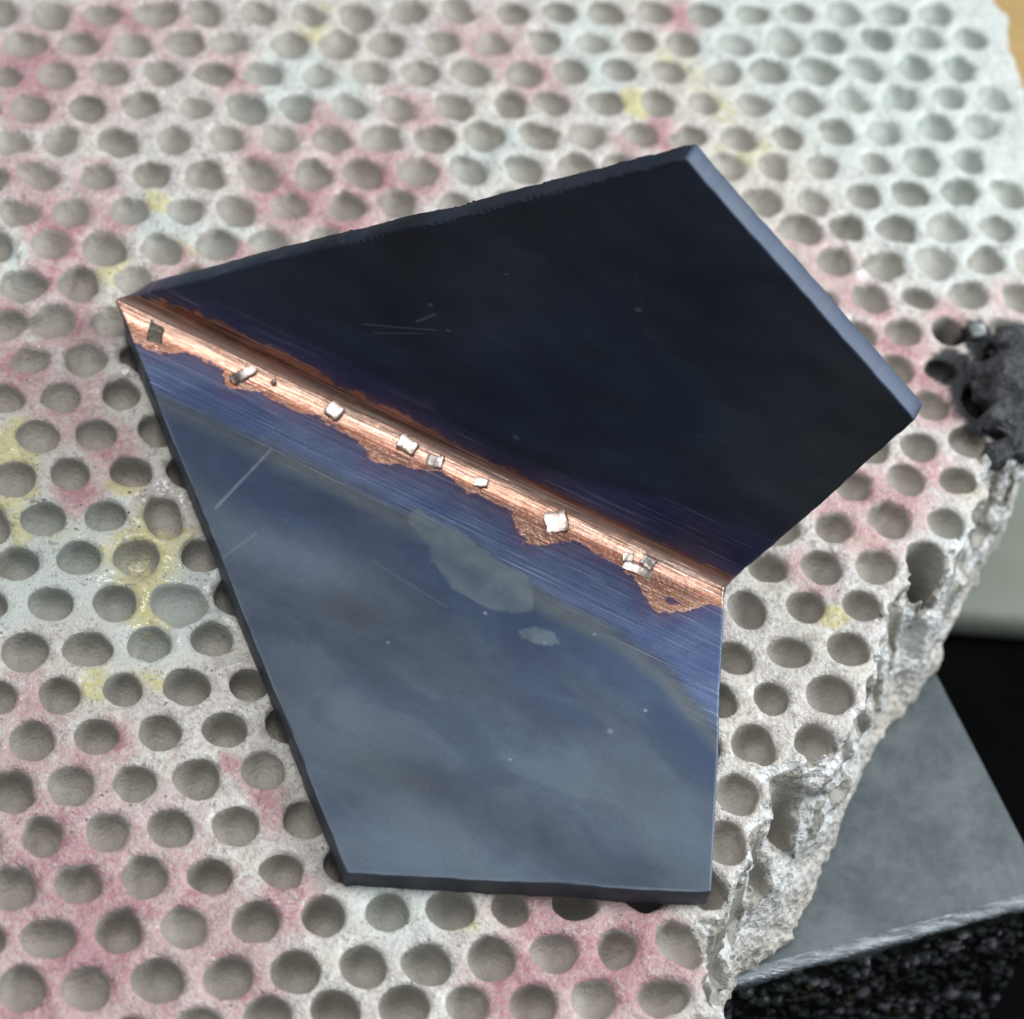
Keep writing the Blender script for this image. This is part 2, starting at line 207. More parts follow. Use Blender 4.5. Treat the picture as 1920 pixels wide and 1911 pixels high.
def surface_nets(F, xs, ys, zs):
    """quads of the surface F = 0 (solid where F < 0) -> verts, faces, fractional grid coords"""
    nx, ny, nz = F.shape
    ins = F < 0
    c = np.zeros((nx - 1, ny - 1, nz - 1), np.uint8)
    for dx in (0, 1):
        for dy in (0, 1):
            for dz in (0, 1):
                c += ins[dx:nx - 1 + dx, dy:ny - 1 + dy, dz:nz - 1 + dz]
    act = (c > 0) & (c < 8)
    I, J, K = np.nonzero(act)
    idx = np.full(act.shape, -1, np.int32)
    idx[I, J, K] = np.arange(len(I))
    acc = np.zeros((len(I), 3))
    cnt = np.zeros(len(I))
    for a in range(3):
        o1, o2 = [q for q in range(3) if q != a]
        for u in (0, 1):
            for v in (0, 1):
                s = [0, 0, 0]
                s[o1], s[o2] = u, v
                e = list(s)
                e[a] = 1
                f0 = F[I + s[0], J + s[1], K + s[2]]
                f1 = F[I + e[0], J + e[1], K + e[2]]
                m = (f0 < 0) != (f1 < 0)
                t = np.where(m, f0 / np.where(f0 - f1 == 0, 1, f0 - f1), 0)
                p = np.zeros((len(I), 3))
                p[:, o1], p[:, o2], p[:, a] = u, v, t
                acc += p * m[:, None]
                cnt += m
    fr = acc / cnt[:, None]
    g = np.stack([I, J, K], 1) + fr
    V = np.stack([np.interp(g[:, 0], np.arange(nx), xs), np.interp(g[:, 1], np.arange(ny), ys),
                  np.interp(g[:, 2], np.arange(nz), zs)], 1)
    faces = []
    for a in range(3):
        o1, o2 = (a + 1) % 3, (a + 2) % 3
        sl0, sl1 = [slice(None)] * 3, [slice(None)] * 3
        sl0[a], sl1[a] = slice(0, -1), slice(1, None)
        ch = ins[tuple(sl0)] != ins[tuple(sl1)]
        E = list(np.nonzero(ch))
        ok = (E[o1] > 0) & (E[o2] > 0) & (E[o1] < F.shape[o1] - 1) & (E[o2] < F.shape[o2] - 1)
        E = [q[ok] for q in E]
        first_in = ins[E[0], E[1], E[2]]
        q = []
        for (u, v) in ((1, 1), (0, 1), (0, 0), (1, 0)):
            C = list(E)
            C[o1] = E[o1] - u
            C[o2] = E[o2] - v
            q.append(idx[C[0], C[1], C[2]])
        Q = np.stack(q, 1)
        Q[~first_in] = Q[~first_in][:, ::-1]
        faces.append(Q)
    return V, np.concatenate(faces), g


def sample(F, g):
    i = np.minimum(g.astype(int), np.array(F.shape) - 2)
    f = g - i
    r = 0
    for dx in (0, 1):
        for dy in (0, 1):
            for dz in (0, 1):
                w = (f[:, 0] if dx else 1 - f[:, 0]) * (f[:, 1] if dy else 1 - f[:, 1]) * (f[:, 2] if dz else 1 - f[:, 2])
                r = r + w * F[i[:, 0] + dx, i[:, 1] + dy, i[:, 2] + dz]
    return r


def sub_mesh(V, F, mask, arrays):
    f = F[mask]
    used = np.unique(f)
    rem = np.full(len(V), -1, np.int64)
    rem[used] = np.arange(len(used))
    return V[used], rem[f], [a[used] for a in arrays]


# ------------------------------------------------------------------ node helpers
class NT:
    def __init__(self, name):
        self.m = bpy.data.materials.new(name)
        self.m.use_nodes = True
        self.t = self.m.node_tree
        self.t.nodes.clear()
        self.out = self.t.nodes.new("ShaderNodeOutputMaterial")
        self.p = self.t.nodes.new("ShaderNodeBsdfPrincipled")
        self.t.links.new(self.p.outputs[0], self.out.inputs[0])

    def n(self, typ, **kw):
        nd = self.t.nodes.new(typ)
        for k, v in kw.items():
            setattr(nd, k, v)
        return nd

    def put(self, sock, v):
        if isinstance(v, bpy.types.NodeSocket):
            self.t.links.new(v, sock)
        elif isinstance(v, (tuple, list)) and len(v) == 3 and sock.type == "RGBA":
            sock.default_value = (*v, 1)
        else:
            sock.default_value = v

    def set(self, **kw):
        for k, v in kw.items():
            self.put(self.p.inputs[k.replace("_", " ")], v)

    def math(self, op, a, b=0.0, c=None, clamp=False):
        nd = self.n("ShaderNodeMath", operation=op, use_clamp=clamp)
        self.put(nd.inputs[0], a)
        self.put(nd.inputs[1], b)
        if c is not None:
            self.put(nd.inputs[2], c)
        return nd.outputs[0]

    def mix(self, f, a, b, blend="MIX"):
        nd = self.n("ShaderNodeMix", data_type="RGBA", blend_type=blend)
        self.put(nd.inputs[0], f)
        self.put(nd.inputs[6], a)
        self.put(nd.inputs[7], b)
        return nd.outputs[2]

    def mixf(self, f, a, b):
        nd = self.n("ShaderNodeMix", data_type="FLOAT")
        self.put(nd.inputs[0], f)
        self.put(nd.inputs[2], a)
        self.put(nd.inputs[3], b)
        return nd.outputs[0]

    def step(self, x, a, b, lo=0.0, hi=1.0):
        nd = self.n("ShaderNodeMapRange", interpolation_type="SMOOTHSTEP")
        self.put(nd.inputs[0], x)
        for k, v in zip((1, 2, 3, 4), (a, b, lo, hi)):
            self.put(nd.inputs[k], v)
        return nd.outputs[0]

    def coord(self, which="Object"):
        return self.n("ShaderNodeTexCoord").outputs[which]

    def scale(self, vec, s, off=(0, 0, 0)):
        nd = self.n("ShaderNodeMapping")
        self.put(nd.inputs[0], vec)
        nd.inputs[1].default_value = off
        nd.inputs[3].default_value = s
        return nd.outputs[0]

    def noise(self, vec, scale, detail=3.0, rough=0.55, dist=0.0):
        nd = self.n("ShaderNodeTexNoise")
        self.put(nd.inputs["Vector"], vec)
        self.put(nd.inputs["Scale"], scale)
        self.put(nd.inputs["Detail"], detail)
        self.put(nd.inputs["Roughness"], rough)
        self.put(nd.inputs["Distortion"], dist)
        return nd.outputs[0]

    def voro(self, vec, scale, feature="F1", out=0):
        nd = self.n("ShaderNodeTexVoronoi", feature=feature)
        self.put(nd.inputs["Vector"], vec)
        self.put(nd.inputs["Scale"], scale)
        return nd.outputs[out]

    def at(self, name, out="Fac"):
        nd = self.n("ShaderNodeAttribute", attribute_name=name)
        return nd.outputs[out]

    def bump(self, h, strength, dist, normal=None):
        nd = self.n("ShaderNodeBump")
        self.put(nd.inputs["Strength"], strength)
        self.put(nd.inputs["Distance"], dist)
        self.put(nd.inputs["Height"], h)
        if normal is not None:
            self.put(nd.inputs["Normal"], normal)
        return nd.outputs[0]


# ------------------------------------------------------------------ materials
def mat_ceramic():
    t = NT("fired_ceramic")
    P = t.coord()
    n1 = t.noise(P, 3.0, 3)
    n2 = t.noise(P, 11.0, 4, 0.6)
    n3 = t.noise(P, 38.0, 3, 0.6)
    n4 = t.noise(P, 62.0, 3, 0.6)
    base = t.mix(t.step(n1, 0.35, 0.65), (0.66, 0.63, 0.56), (0.585, 0.55, 0.525))
    base = t.mix(t.step(n2, 0.45, 0.7, 0, 0.55), base, (0.80, 0.79, 0.76))
    mott = t.noise(P, 21.0, 5, 0.72, 0.6)
    base = t.mix(t.step(mott, 0.49, 0.60, 0, 0.75), base, (0.47, 0.395, 0.375))
    base = t.mix(t.step(mott, 0.44, 0.32, 0, 0.6), base, (0.84, 0.83, 0.81))

    for nm_, tint_, k_ in (("stain_pink", (0.58, 0.47, 0.465), 0.62), ("stain_yellow", (0.60, 0.575, 0.42), 0.6), ("stain_mint_haze", (0.62, 0.655, 0.625), 0.5)):
        base = t.mix(t.math("MULTIPLY", t.at(nm_), k_, clamp=True), base, t.mix(0.78, base, tint_))

    def stained(col, name, tint, tint2, lo, hi, sc):
        br = t.math("ADD", t.math("MULTIPLY", t.noise(P, sc, 4, 0.7), 1.0), t.math("MULTIPLY", t.math("SUBTRACT", mott, 0.30), 1.9))
        f = t.step(t.math("MULTIPLY", t.math("ADD", t.at(name), 0.09 if name == "stain_pink" else 0.0), br), lo, hi)
        return t.mix(t.math("MULTIPLY", f, 0.88), col, t.mix(t.step(n3, 0.35, 0.65), tint, tint2))

    base = stained(base, "stain_mint_haze", (0.57, 0.62, 0.575), (0.65, 0.685, 0.655), 0.16, 0.42, 5)  # small mint flux stains, plus bright haze painted over the far right
    base = stained(base, "stain_yellow", (0.60, 0.52, 0.24), (0.66, 0.64, 0.36), 0.20, 0.50, 7)
    base = stained(base, "stain_pink", (0.52, 0.33, 0.315), (0.62, 0.45, 0.435), 0.15, 0.46, 6)
    base = stained(base, "stain_pink", (0.42, 0.20, 0.215), (0.50, 0.28, 0.31), 0.45, 0.80, 14)
    # grey and brown specks burnt into the glaze
    spk = t.step(t.math("MULTIPLY", n3, t.math("ADD", n2, 0.5)), 0.56, 0.68, 0, 0.75)
    base = t.mix(spk, base, (0.34, 0.29, 0.27))
    pin = t.step(t.voro(P, 15.0), 0.08, 0.16, 0.85, 0)
    pin = t.math("MULTIPLY", pin, t.step(n1, 0.45, 0.6))
    base = t.mix(pin, base, (0.10, 0.085, 0.07))
    wht = t.step(t.math("MULTIPLY", n4, t.math("ADD", n1, 0.5)), 0.62, 0.74, 0, 0.4)
    base = t.mix(wht, base, (0.84, 0.83, 0.82))
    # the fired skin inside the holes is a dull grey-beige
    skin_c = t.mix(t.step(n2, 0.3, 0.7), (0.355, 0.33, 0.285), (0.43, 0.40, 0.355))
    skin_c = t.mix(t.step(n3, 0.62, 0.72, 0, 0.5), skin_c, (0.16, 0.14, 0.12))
    skin_c = t.mix(t.math("MULTIPLY", t.at("stain_mint_haze"), 0.8, clamp=True), skin_c, (0.40, 0.435, 0.405))  # the painted haze also lightens the holes at the far right
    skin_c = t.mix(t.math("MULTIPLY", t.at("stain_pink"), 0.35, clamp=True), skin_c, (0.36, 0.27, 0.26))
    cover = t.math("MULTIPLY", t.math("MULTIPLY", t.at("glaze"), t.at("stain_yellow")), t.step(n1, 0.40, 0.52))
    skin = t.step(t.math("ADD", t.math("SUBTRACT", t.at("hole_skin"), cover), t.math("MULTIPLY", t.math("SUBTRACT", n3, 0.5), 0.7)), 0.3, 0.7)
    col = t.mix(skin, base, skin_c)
    char = t.step(t.math("ADD", t.at("stain_soot"), t.math("MULTIPLY", t.math("SUBTRACT", n2, 0.5), 0.9)), 0.35, 0.7)
    col = t.mix(char, col, (0.018, 0.018, 0.02))
    gl = t.math("ADD", t.math("MULTIPLY", t.at("glaze"), 1.3), t.step(t.noise(P, 4.3, 3), 0.55, 0.66, 0, 0.8), clamp=True)
    gl = t.math("MULTIPLY", gl, t.math("SUBTRACT", 1.0, skin))
    rough = t.mixf(gl, t.mixf(n2, 0.32, 0.62), 0.09)
    h = t.math("ADD", t.math("MULTIPLY", n3, 0.8), t.math("MULTIPLY", n4, 0.45))
    h = t.mixf(gl, t.math("ADD", h, t.math("MULTIPLY", n2, 1.4)), t.math("MULTIPLY", t.noise(P, 13.0, 2, 0.4), 2.2))
    b = t.bump(h, t.mixf(skin, 0.75, 0.5), 0.022)
    t.set(Base_Color=col, Roughness=rough, Normal=b)
    t.p.inputs["Specular IOR Level"].default_value = 0.5
    t.p.inputs["Coat Weight"].default_value = 0.0
    return t.m


def mat_break():
    t = NT("broken_ceramic")
    P = t.coord()
    n1 = t.noise(P, 5.0, 4, 0.6)
    n2 = t.noise(P, 26.0, 4, 0.65)
    n3 = t.noise(P, 70.0, 2)
    col = t.mix(t.step(n1, 0.35, 0.6), (0.68, 0.655, 0.61), (0.84, 0.84, 0.835))
    col = t.mix(t.step(n2, 0.5, 0.68), col, (0.84, 0.84, 0.83))
    col = t.mix(t.step(n2, 0.40, 0.3, 0, 0.5), col, (0.46, 0.41, 0.35))
    col = t.mix(t.step(t.at("low"), 0.45, 1.0, 0, 0.6), col, (0.64, 0.54, 0.42))
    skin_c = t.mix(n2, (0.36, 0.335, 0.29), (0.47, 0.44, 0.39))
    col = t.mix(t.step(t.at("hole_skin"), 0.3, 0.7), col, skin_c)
    h = t.math("ADD", t.math("MULTIPLY", n2, 1.0), t.math("MULTIPLY", n3, 0.35))
    t.set(Base_Color=col, Roughness=t.mixf(n1, 0.12, 0.5), Normal=t.bump(t.math("ADD", h, t.math("MULTIPLY", t.voro(P, 22.0), 0.9)), 0.8, 0.034))
    return t.m


def mat_copper():
    """heat-tinted copper: vertex tint holds the oxide colours and a painted rim highlight, 'bare' the brushed copper band"""
    t = NT("heat_tinted_copper")
    uv = t.n("ShaderNodeUVMap", uv_map="seam").outputs[0]
    streak = t.noise(t.scale(uv, (0.9, 52, 1)), 1.0, 3, 0.6)
    streak2 = t.noise(t.scale(uv, (1.7, 130, 1), (3, 1, 0)), 1.0, 1, 0.5)
    streak3 = t.noise(t.scale(uv, (0.9, 62, 1), (7, 2, 0)), 1.0, 2, 0.5)
    cross = t.noise(t.scale(uv, (30, 24, 1)), 1.0, 3, 0.6)
    blot = t.noise(t.scale(uv, (9, 9, 1)), 1.0, 5, 0.6)
    fine = t.noise(t.scale(uv, (70, 70, 1)), 1.0, 3, 0.6)
    valley = t.at("valley")
    smoke = t.noise(t.scale(uv, (1.3, 2.4, 1), (2, 9, 0)), 1.0, 6, 0.62, 0.8)
    near = t.at("near")
    bare_a = t.at("bare")
    edge = t.math("ADD", t.math("MULTIPLY", t.math("SUBTRACT", streak, 0.5), 0.05),
                  t.math("MULTIPLY", t.math("SUBTRACT", blot, 0.5), 0.14))
    d = t.math("ADD", bare_a, edge)
    bare = t.step(d, -0.006, 0.010)
    rim = t.math("MULTIPLY", t.step(d, -0.035, -0.004), t.math("SUBTRACT", 1.0, bare))
    oxide = t.at("tint", "Color")
    oxide = t.mix(t.step(blot, 0.35, 0.7, 0, 0.30), oxide, t.mix(1.0, oxide, (1.32, 1.38, 1.38), "MULTIPLY"))
    oxide = t.mix(t.step(fine, 0.40, 0.70, 0, 0.5), oxide, t.mix(1.0, oxide, (1.30, 1.31, 1.31), "MULTIPLY"))
    oxide = t.mix(t.step(smoke, 0.42, 0.62, 0, 0.8), oxide, t.mix(1.0, oxide, (0.60, 0.66, 0.80), "MULTIPLY"))
    oxide = t.mix(t.math("MULTIPLY", t.step(streak, 0.35, 0.62), t.math("MULTIPLY", near, 0.45)), oxide,
                  t.mix(1.0, oxide, (0.55, 0.5, 0.7), "MULTIPLY"))
    oxide = t.mix(t.math("MULTIPLY", rim, 0.6), oxide, (0.16, 0.085, 0.12))
    # scratches in the oxide, drawn along the seam
    scr = t.math("MULTIPLY", t.step(streak2, 0.60, 0.68), t.step(streak3, 0.45, 0.65))
    scr = t.math("MULTIPLY", scr, near, clamp=True)
    scr = t.math("ADD", scr, t.at("scratch"), clamp=True)
    oxide = t.mix(t.math("MULTIPLY", scr, 0.75), oxide, (0.52, 0.58, 0.70))
    # bare copper with left-over brown oxide in its grooves
    cop = t.mix(t.step(streak, 0.35, 0.65), (0.77, 0.40, 0.29), (0.91, 0.65, 0.53))
    cop = t.mix(t.step(t.math("ADD", t.math("MULTIPLY", streak, 0.6), t.math("MULTIPLY", cross, 0.4)), 0.53, 0.64, 0, 0.75), cop, (0.36, 0.17, 0.10))
    cop = t.mix(t.math("MULTIPLY", t.at("fold_brown"), t.step(streak, 0.36, 0.56)), cop, (0.16, 0.075, 0.04))
    cop = t.mix(t.step(blot, 0.50, 0.64, 0, 0.55), cop, (0.52, 0.27, 0.18))
    cop = t.mix(t.math("MULTIPLY", t.step(streak2, 0.40, 0.33), t.math("MULTIPLY", t.step(streak3, 0.42, 0.56), t.mixf(valley, 0.25, 1.0))), cop, (0.20, 0.085, 0.05))
    cop = t.mix(t.math("MULTIPLY", t.step(streak2, 0.60, 0.68), 0.6), cop, (0.97, 0.82, 0.74))
    cop = t.mix(t.math("MULTIPLY", t.step(d, 0.05, 0.005), 0.35), cop, (0.66, 0.30, 0.15))
    col = t.mix(bare, oxide, cop)
    film = t.at("film")
    filmn = t.noise(t.scale(uv, (6, 6, 1), (1, 4, 0)), 1.0, 3, 0.5)
    film = t.step(t.math("ADD", film, t.math("MULTIPLY", t.math("SUBTRACT", filmn, 0.5), 1.3)), 0.36, 0.66)
    filmc = t.mix(t.step(filmn, 0.35, 0.65), (0.115, 0.155, 0.19), (0.18, 0.222, 0.25))
    col = t.mix(t.math("MULTIPLY", film, t.mixf(blot, 0.25, 0.85)), col, filmc)
    dust = t.step(t.noise(t.scale(uv, (22, 22, 1), (5, 5, 0)), 1.0, 1), 0.765, 0.80)
    col = t.mix(t.math("MULTIPLY", dust, 0.0), col, (0.5, 0.55, 0.6))
    metal = t.mixf(bare, t.mixf(near, 0.12, 0.5), 1.0)
    metal = t.mixf(film, metal, 0.1)
    rough = t.mixf(bare, t.mixf(near, t.mixf(blot, 0.46, 0.62), t.mixf(blot, 0.34, 0.46)), t.math("ADD", t.mixf(cross, 0.18, 0.44), t.mixf(valley, 0.12, 0.0)))
    h = t.math("ADD", t.math("MULTIPLY", streak, t.mixf(bare, 1.0, t.mixf(valley, 0.75, 1.35))), t.math("MULTIPLY", streak2, t.mixf(bare, 0.4, 0.55)))
    h = t.math("MULTIPLY", h, t.math("ADD", near, bare, clamp=True))
    h = t.math("ADD", h, t.math("MULTIPLY", t.math("MULTIPLY", cross, bare), t.mixf(valley, 2.6, 0.22)))
    h = t.math("ADD", h, t.math("MULTIPLY", fine, 0.12))
    h = t.math("ADD", h, t.math("MULTIPLY", bare, -0.25))
    h = t.math("ADD", h, t.math("MULTIPLY", film, 0.35))
    t.set(Base_Color=col, Metallic=metal, Roughness=rough, Normal=t.bump(h, 1.0, t.mixf(bare, 0.0022, t.mixf(valley, 0.0032, 0.0040))))
    return t.m


def mat_silver(tint=(0.54, 0.495, 0.47)):
    t = NT("silver_solder")
    P = t.coord()
    n = t.noise(P, 25.0, 3)
    col = t.mix(t.step(n, 0.40, 0.62, 0, 0.8), tint, tuple(c * k for c, k in zip(tint, (0.78, 0.67, 0.64))))
    t.set(Base_Color=col, Metallic=1.0, Roughness=t.mixf(n, 0.22, 0.5), Normal=t.bump(t.noise(P, 34.0, 2), 0.5, 0.006))
    return t.m


def mat_char():
    t = NT("charred_flux")
    P = t.coord()
    n = t.noise(P, 9.0, 5, 0.65)
    n2 = t.noise(P, 40.0, 3, 0.6)
    col = t.mix(t.step(n, 0.4, 0.65), (0.022, 0.023, 0.027), (0.075, 0.077, 0.085))
    col = t.mix(t.step(n2, 0.66, 0.74), col, (0.30, 0.31, 0.32))
    t.set(Base_Color=col, Roughness=t.mixf(n2, 0.35, 0.65), Normal=t.bump(t.math("ADD", n, t.math("MULTIPLY", n2, 0.5)), 0.9, 0.05))
    return t.m


def mat_simple(name, c1, c2, scale, rough=(0.4, 0.6), metal=0.0, bump=0.3, dist=0.01, stretch=(1, 1, 1), lohi=(0.35, 0.65)):
    t = NT(name)
    P = t.scale(t.coord(), stretch)
    n = t.noise(P, scale, 5, 0.6)
    n2 = t.noise(P, scale * 6, 3, 0.6)
    f = t.math("ADD", t.math("MULTIPLY", n, 0.75), t.math("MULTIPLY", n2, 0.25))
    t.set(Base_Color=t.mix(t.step(f, *lohi), c1, c2), Metallic=metal, Roughness=t.mixf(n2, *rough),
          Normal=t.bump(n2, bump, dist))
    return t.m


M_CERAMIC = mat_ceramic()
M_BREAK = mat_break()
M_COPPER = mat_copper()
M_SILVER = mat_silver()
M_DULL = mat_silver((0.075, 0.068, 0.05))
_p = M_DULL.node_tree.nodes["Principled BSDF"]
_p.inputs["Metallic"].default_value = 0.35
M_CHAR = mat_char()
M_STEEL = mat_simple("ground_steel", (0.085, 0.102, 0.11), (0.145, 0.165, 0.172), 2.6, (0.42, 0.56), 0.55, 0.25, 0.008)
M_WORN = mat_simple("worn_steel_edge", (0.17, 0.19, 0.195), (0.50, 0.54, 0.57), 5.0, (0.25, 0.45), 0.9, 0.7, 0.02, (1, 6, 3))
M_CAST = mat_simple("black_rough_casting", (0.008, 0.008, 0.009), (0.03, 0.027, 0.026), 6.0, (0.2, 0.4), 0.0, 0.3, 0.01)
def mat_crust():
    t = NT("black_beaded_crust")
    P = t.coord()
    n = t.noise(P, 5.0, 2)
    n2 = t.noise(P, 30.0, 3)
    top = t.mix(t.step(n, 0.60, 0.68), (0.11, 0.108, 0.125), (0.20, 0.12, 0.045))  # grey bead tops are painted highlights; the ochre is their own colour
    col = t.mix(t.math("MULTIPLY", t.at("grain"), t.step(t.noise(P, 6.0, 2), 0.50, 0.62)), (0.008, 0.009, 0.008), top)
    t.set(Base_Color=col, Roughness=t.mixf(n2, 0.25, 0.5), Normal=t.bump(n2, 0.4, 0.01))
    return t.m


M_CRUST = mat_crust()
M_BENCH = mat_simple("black_bench", (0.0015, 0.0015, 0.002), (0.003, 0.003, 0.003), 1.0, (0.6, 0.8), 0.0, 0.2, 0.02)
M_BENCH.node_tree.nodes["Principled BSDF"].inputs["Specular IOR Level"].default_value = 0.02
M_BOARD = mat_simple("grey_green_board", (0.22, 0.235, 0.19), (0.27, 0.28, 0.235), 0.8, (0.5, 0.7), 0.0, 0.2, 0.02)
M_WOOD = mat_simple("ochre_wood", (0.42, 0.27, 0.10), (0.52, 0.35, 0.15), 1.0, (0.5, 0.7), 0.0, 0.3, 0.02, (1, 8, 8))
M_BEAD = mat_simple("flux_bead_glass", (0.20, 0.22, 0.22), (0.62, 0.66, 0.66), 14.0, (0.05, 0.12), 0.0, 0.2, 0.01)


# ------------------------------------------------------------------ bench and things behind
def box_bm(bm, corners, z0, z1, bevel=0.0, seg=2):
    vb = [bm.verts.new((x, y, z0)) for x, y in corners]
    vt = [bm.verts.new((x, y, z1)) for x, y in corners]
    n = len(corners)
    bm.faces.new(vb[::-1])
    top = bm.faces.new(vt)
    for k in range(n):
        bm.faces.new((vb[k], vb[(k + 1) % n], vt[(k + 1) % n], vt[k]))
    if bevel:
        bmesh.ops.bevel(bm, geom=list(bm.edges), offset=bevel, segments=seg, profile=0.6, affect="EDGES")
    return top


def bm_obj(name, bm, mat, parent=None, smooth=False):
    bmesh.ops.recalc_face_normals(bm, faces=bm.faces)
    me = bpy.data.meshes.new(name)
    bm.to_mesh(me)
    bm.free()
    for p in me.polygons:
        p.use_smooth = smooth
    return link(name, me, parent, mat)


BENCH_Z = -3.5
bm = bmesh.new()
bmesh.ops.create_grid(bm, x_segments=40, y_segments=40, size=60)
for v in bm.verts:
    v.co.z = BENCH_Z + 0.01 * math.sin(v.co.x * 1.3) * math.cos(v.co.y * 0.9)
bench = bm_obj("bench_top", bm, M_BENCH)
tag(bench, kind="structure")

bm = bmesh.new()
box_bm(bm, [(4.6, 2.1), (9.5, 1.32), (10.0, 4.4), (5.1, 5.2)], BENCH_Z + 0.012, -3.2, 0.13, 5)
o = bm_obj("board", bm, M_BOARD, None, True)
tag(o, "blurred pale grey-green board on the dark bench beyond the broken edge", "board")

bm = bmesh.new()
box_bm(bm, [(6.6, 5.3), (13, 4.7), (13.4, 9.5), (7.0, 10)], BENCH_Z + 0.012, -2.0, 0.08)
o = bm_obj("wooden_board", bm, M_WOOD)
tag(o, "blurred ochre wooden board behind the far corner of the perforated block", "board")

# the steel bench block under the broken edge: ground top, worn bevel, black rough casting below
P_FAR, P_RIGHT, P_L, P_R = [Vector((p[0], p[1], 0)) for p in PLATE]
fd = (P_R - P_L).normalized()              # along the front edge
rd = (P_FAR - P_RIGHT).normalized()        # along the right edge
# corner where the front edge meets the right edge
den = fd.x * rd.y - fd.y * rd.x
tt = ((P_FAR.x - P_L.x) * rd.y - (P_FAR.y - P_L.y) * rd.x) / den
C_FR = P_L + fd * tt
C_FL = P_L - fd * 1.9
C_BR = P_FAR
C_BL = C_FL + (C_BR - C_FR)
steel = empty("steel_bench_block", ((C_FL + C_FR + C_BR + C_BL) / 4 + Vector((0, 0, BENCH_Z))))
tag(steel, "grey steel bench block with black rough side, under the broken ceramic edge", "bench block")
off = -Vector(steel.location)
ZT = -BLOCK_H - 0.003


def sh(p, z):
    return Vector((p.x, p.y, z)) + off


BV = 0.055
bm = bmesh.new()
inw = Vector((-fd.y, fd.x, 0))
box_bm(bm, [(q.x + off.x, q.y + off.y) for q in (C_FL + inw * BV, C_FR + inw * BV - fd * 0.03, C_BR - fd * 0.03, C_BL)],
       ZT - 0.12 + off.z, ZT + off.z, 0.006, 1)
bm_obj("plate", bm, M_STEEL, steel)
# worn bevel strip: nicked, uneven
N = 260
vv, ff = [], []
L = (C_FR - C_FL).length
for i in range(N + 1):
    s = i / N * L
    nk = noise_pts(np.array([[s, 0.3]]), 0.11, 3)[0] * 0.010 + noise_pts(np.array([[s, 1.3]]), 0.035, 5)[0] * 0.006
    for a, (iw, dz) in enumerate(((BV + 0.012, 0.002), (BV * 0.75 + nk, -0.004), (BV * 0.3 + nk * 0.6, -BV * 0.42), (0.004 + nk * 0.5, -BV * 1.1), (0.012, -BV * 1.1 - 0.06))):
        q = C_FL + fd * s + inw * iw
        vv.append((q.x + off.x, q.y + off.y, ZT + dz + off.z + 0.001))
for i in range(N):
    for a in range(4):
        k = i * 5 + a
        ff.append((k, k + 1, k + 6, k + 5))
o = link("worn_bevel", mesh_np("worn_bevel", vv, ff), steel, M_WORN)
o["label"] = "bright scratched strip along the steel block's front edge"
# casting body
bm = bmesh.new()
cc = [C_FL + inw * 0.012, C_FR + inw * 0.012, C_BR, C_BL]
box_bm(bm, [(q.x + off.x, q.y + off.y) for q in cc], 0.01, ZT - 0.121 + off.z, 0.01, 1)
body = bm_obj("casting", bm, M_CAST, steel)
body["label"] = "black rough cast side of the steel block"
# front skin with its crust
NX, NZ = 420, 130
Hc = ZT - BV * 1.1 - 0.03 - BENCH_Z
gx = np.linspace(0, L, NX)
gz = np.linspace(0, 1.45, NZ)
X, Z = np.meshgrid(gx, gz, indexing="ij")
D = 0.014 * noise_grid((gx, gz), 0.09) + 0.010 * noise_grid((gx, gz), 0.04) + 0.02 * noise_grid((gx, gz), 0.3)
rr = np.random.default_rng(5)
for k in range(1300):
    cx, cz = rr.uniform(1.5, L), rr.uniform(0.07, 1.4)
    r = rr.uniform(0.012, 0.034) * (1.5 if rr.random() < 0.12 else 1)
    i0, i1 = np.searchsorted(gx, (cx - r * 1.6, cx + r * 1.6))
    j0, j1 = np.searchsorted(gz, (cz - r, cz + r))
    st = rr.uniform(0.8, 1.5)
    d2 = ((X[i0:i1, j0:j1] - cx) / st) ** 2 + (Z[i0:i1, j0:j1] - cz) ** 2
    D[i0:i1, j0:j1] = np.maximum(D[i0:i1, j0:j1], np.sqrt(np.maximum(r * r - d2, 0)) * 1.1 + 0.006)
D *= sstep(0.0, 0.06, Z)
base = np.array([C_FL.x + off.x, C_FL.y + off.y, 0])
V = base + X[..., None] * np.array([fd.x, fd.y, 0]) - (D[..., None] - 0.006) * np.array([inw.x, inw.y, 0])
V[..., 2] = ZT - BV * 0.95 + off.z - Z
ii = np.arange(NX * NZ).reshape(NX, NZ)
F = np.stack([ii[:-1, :-1], ii[:-1, 1:], ii[1:, 1:], ii[1:, :-1]], -1).reshape(-1, 4)
me = mesh_np("crust", V.reshape(-1, 3), F)
attr(me, "grain", sstep(0.012, 0.034, D).ravel())
crust = link("crust", me, steel, M_CRUST)
crust["kind"] = "stuff"
crust["label"] = "beaded black crust on the block's front side"


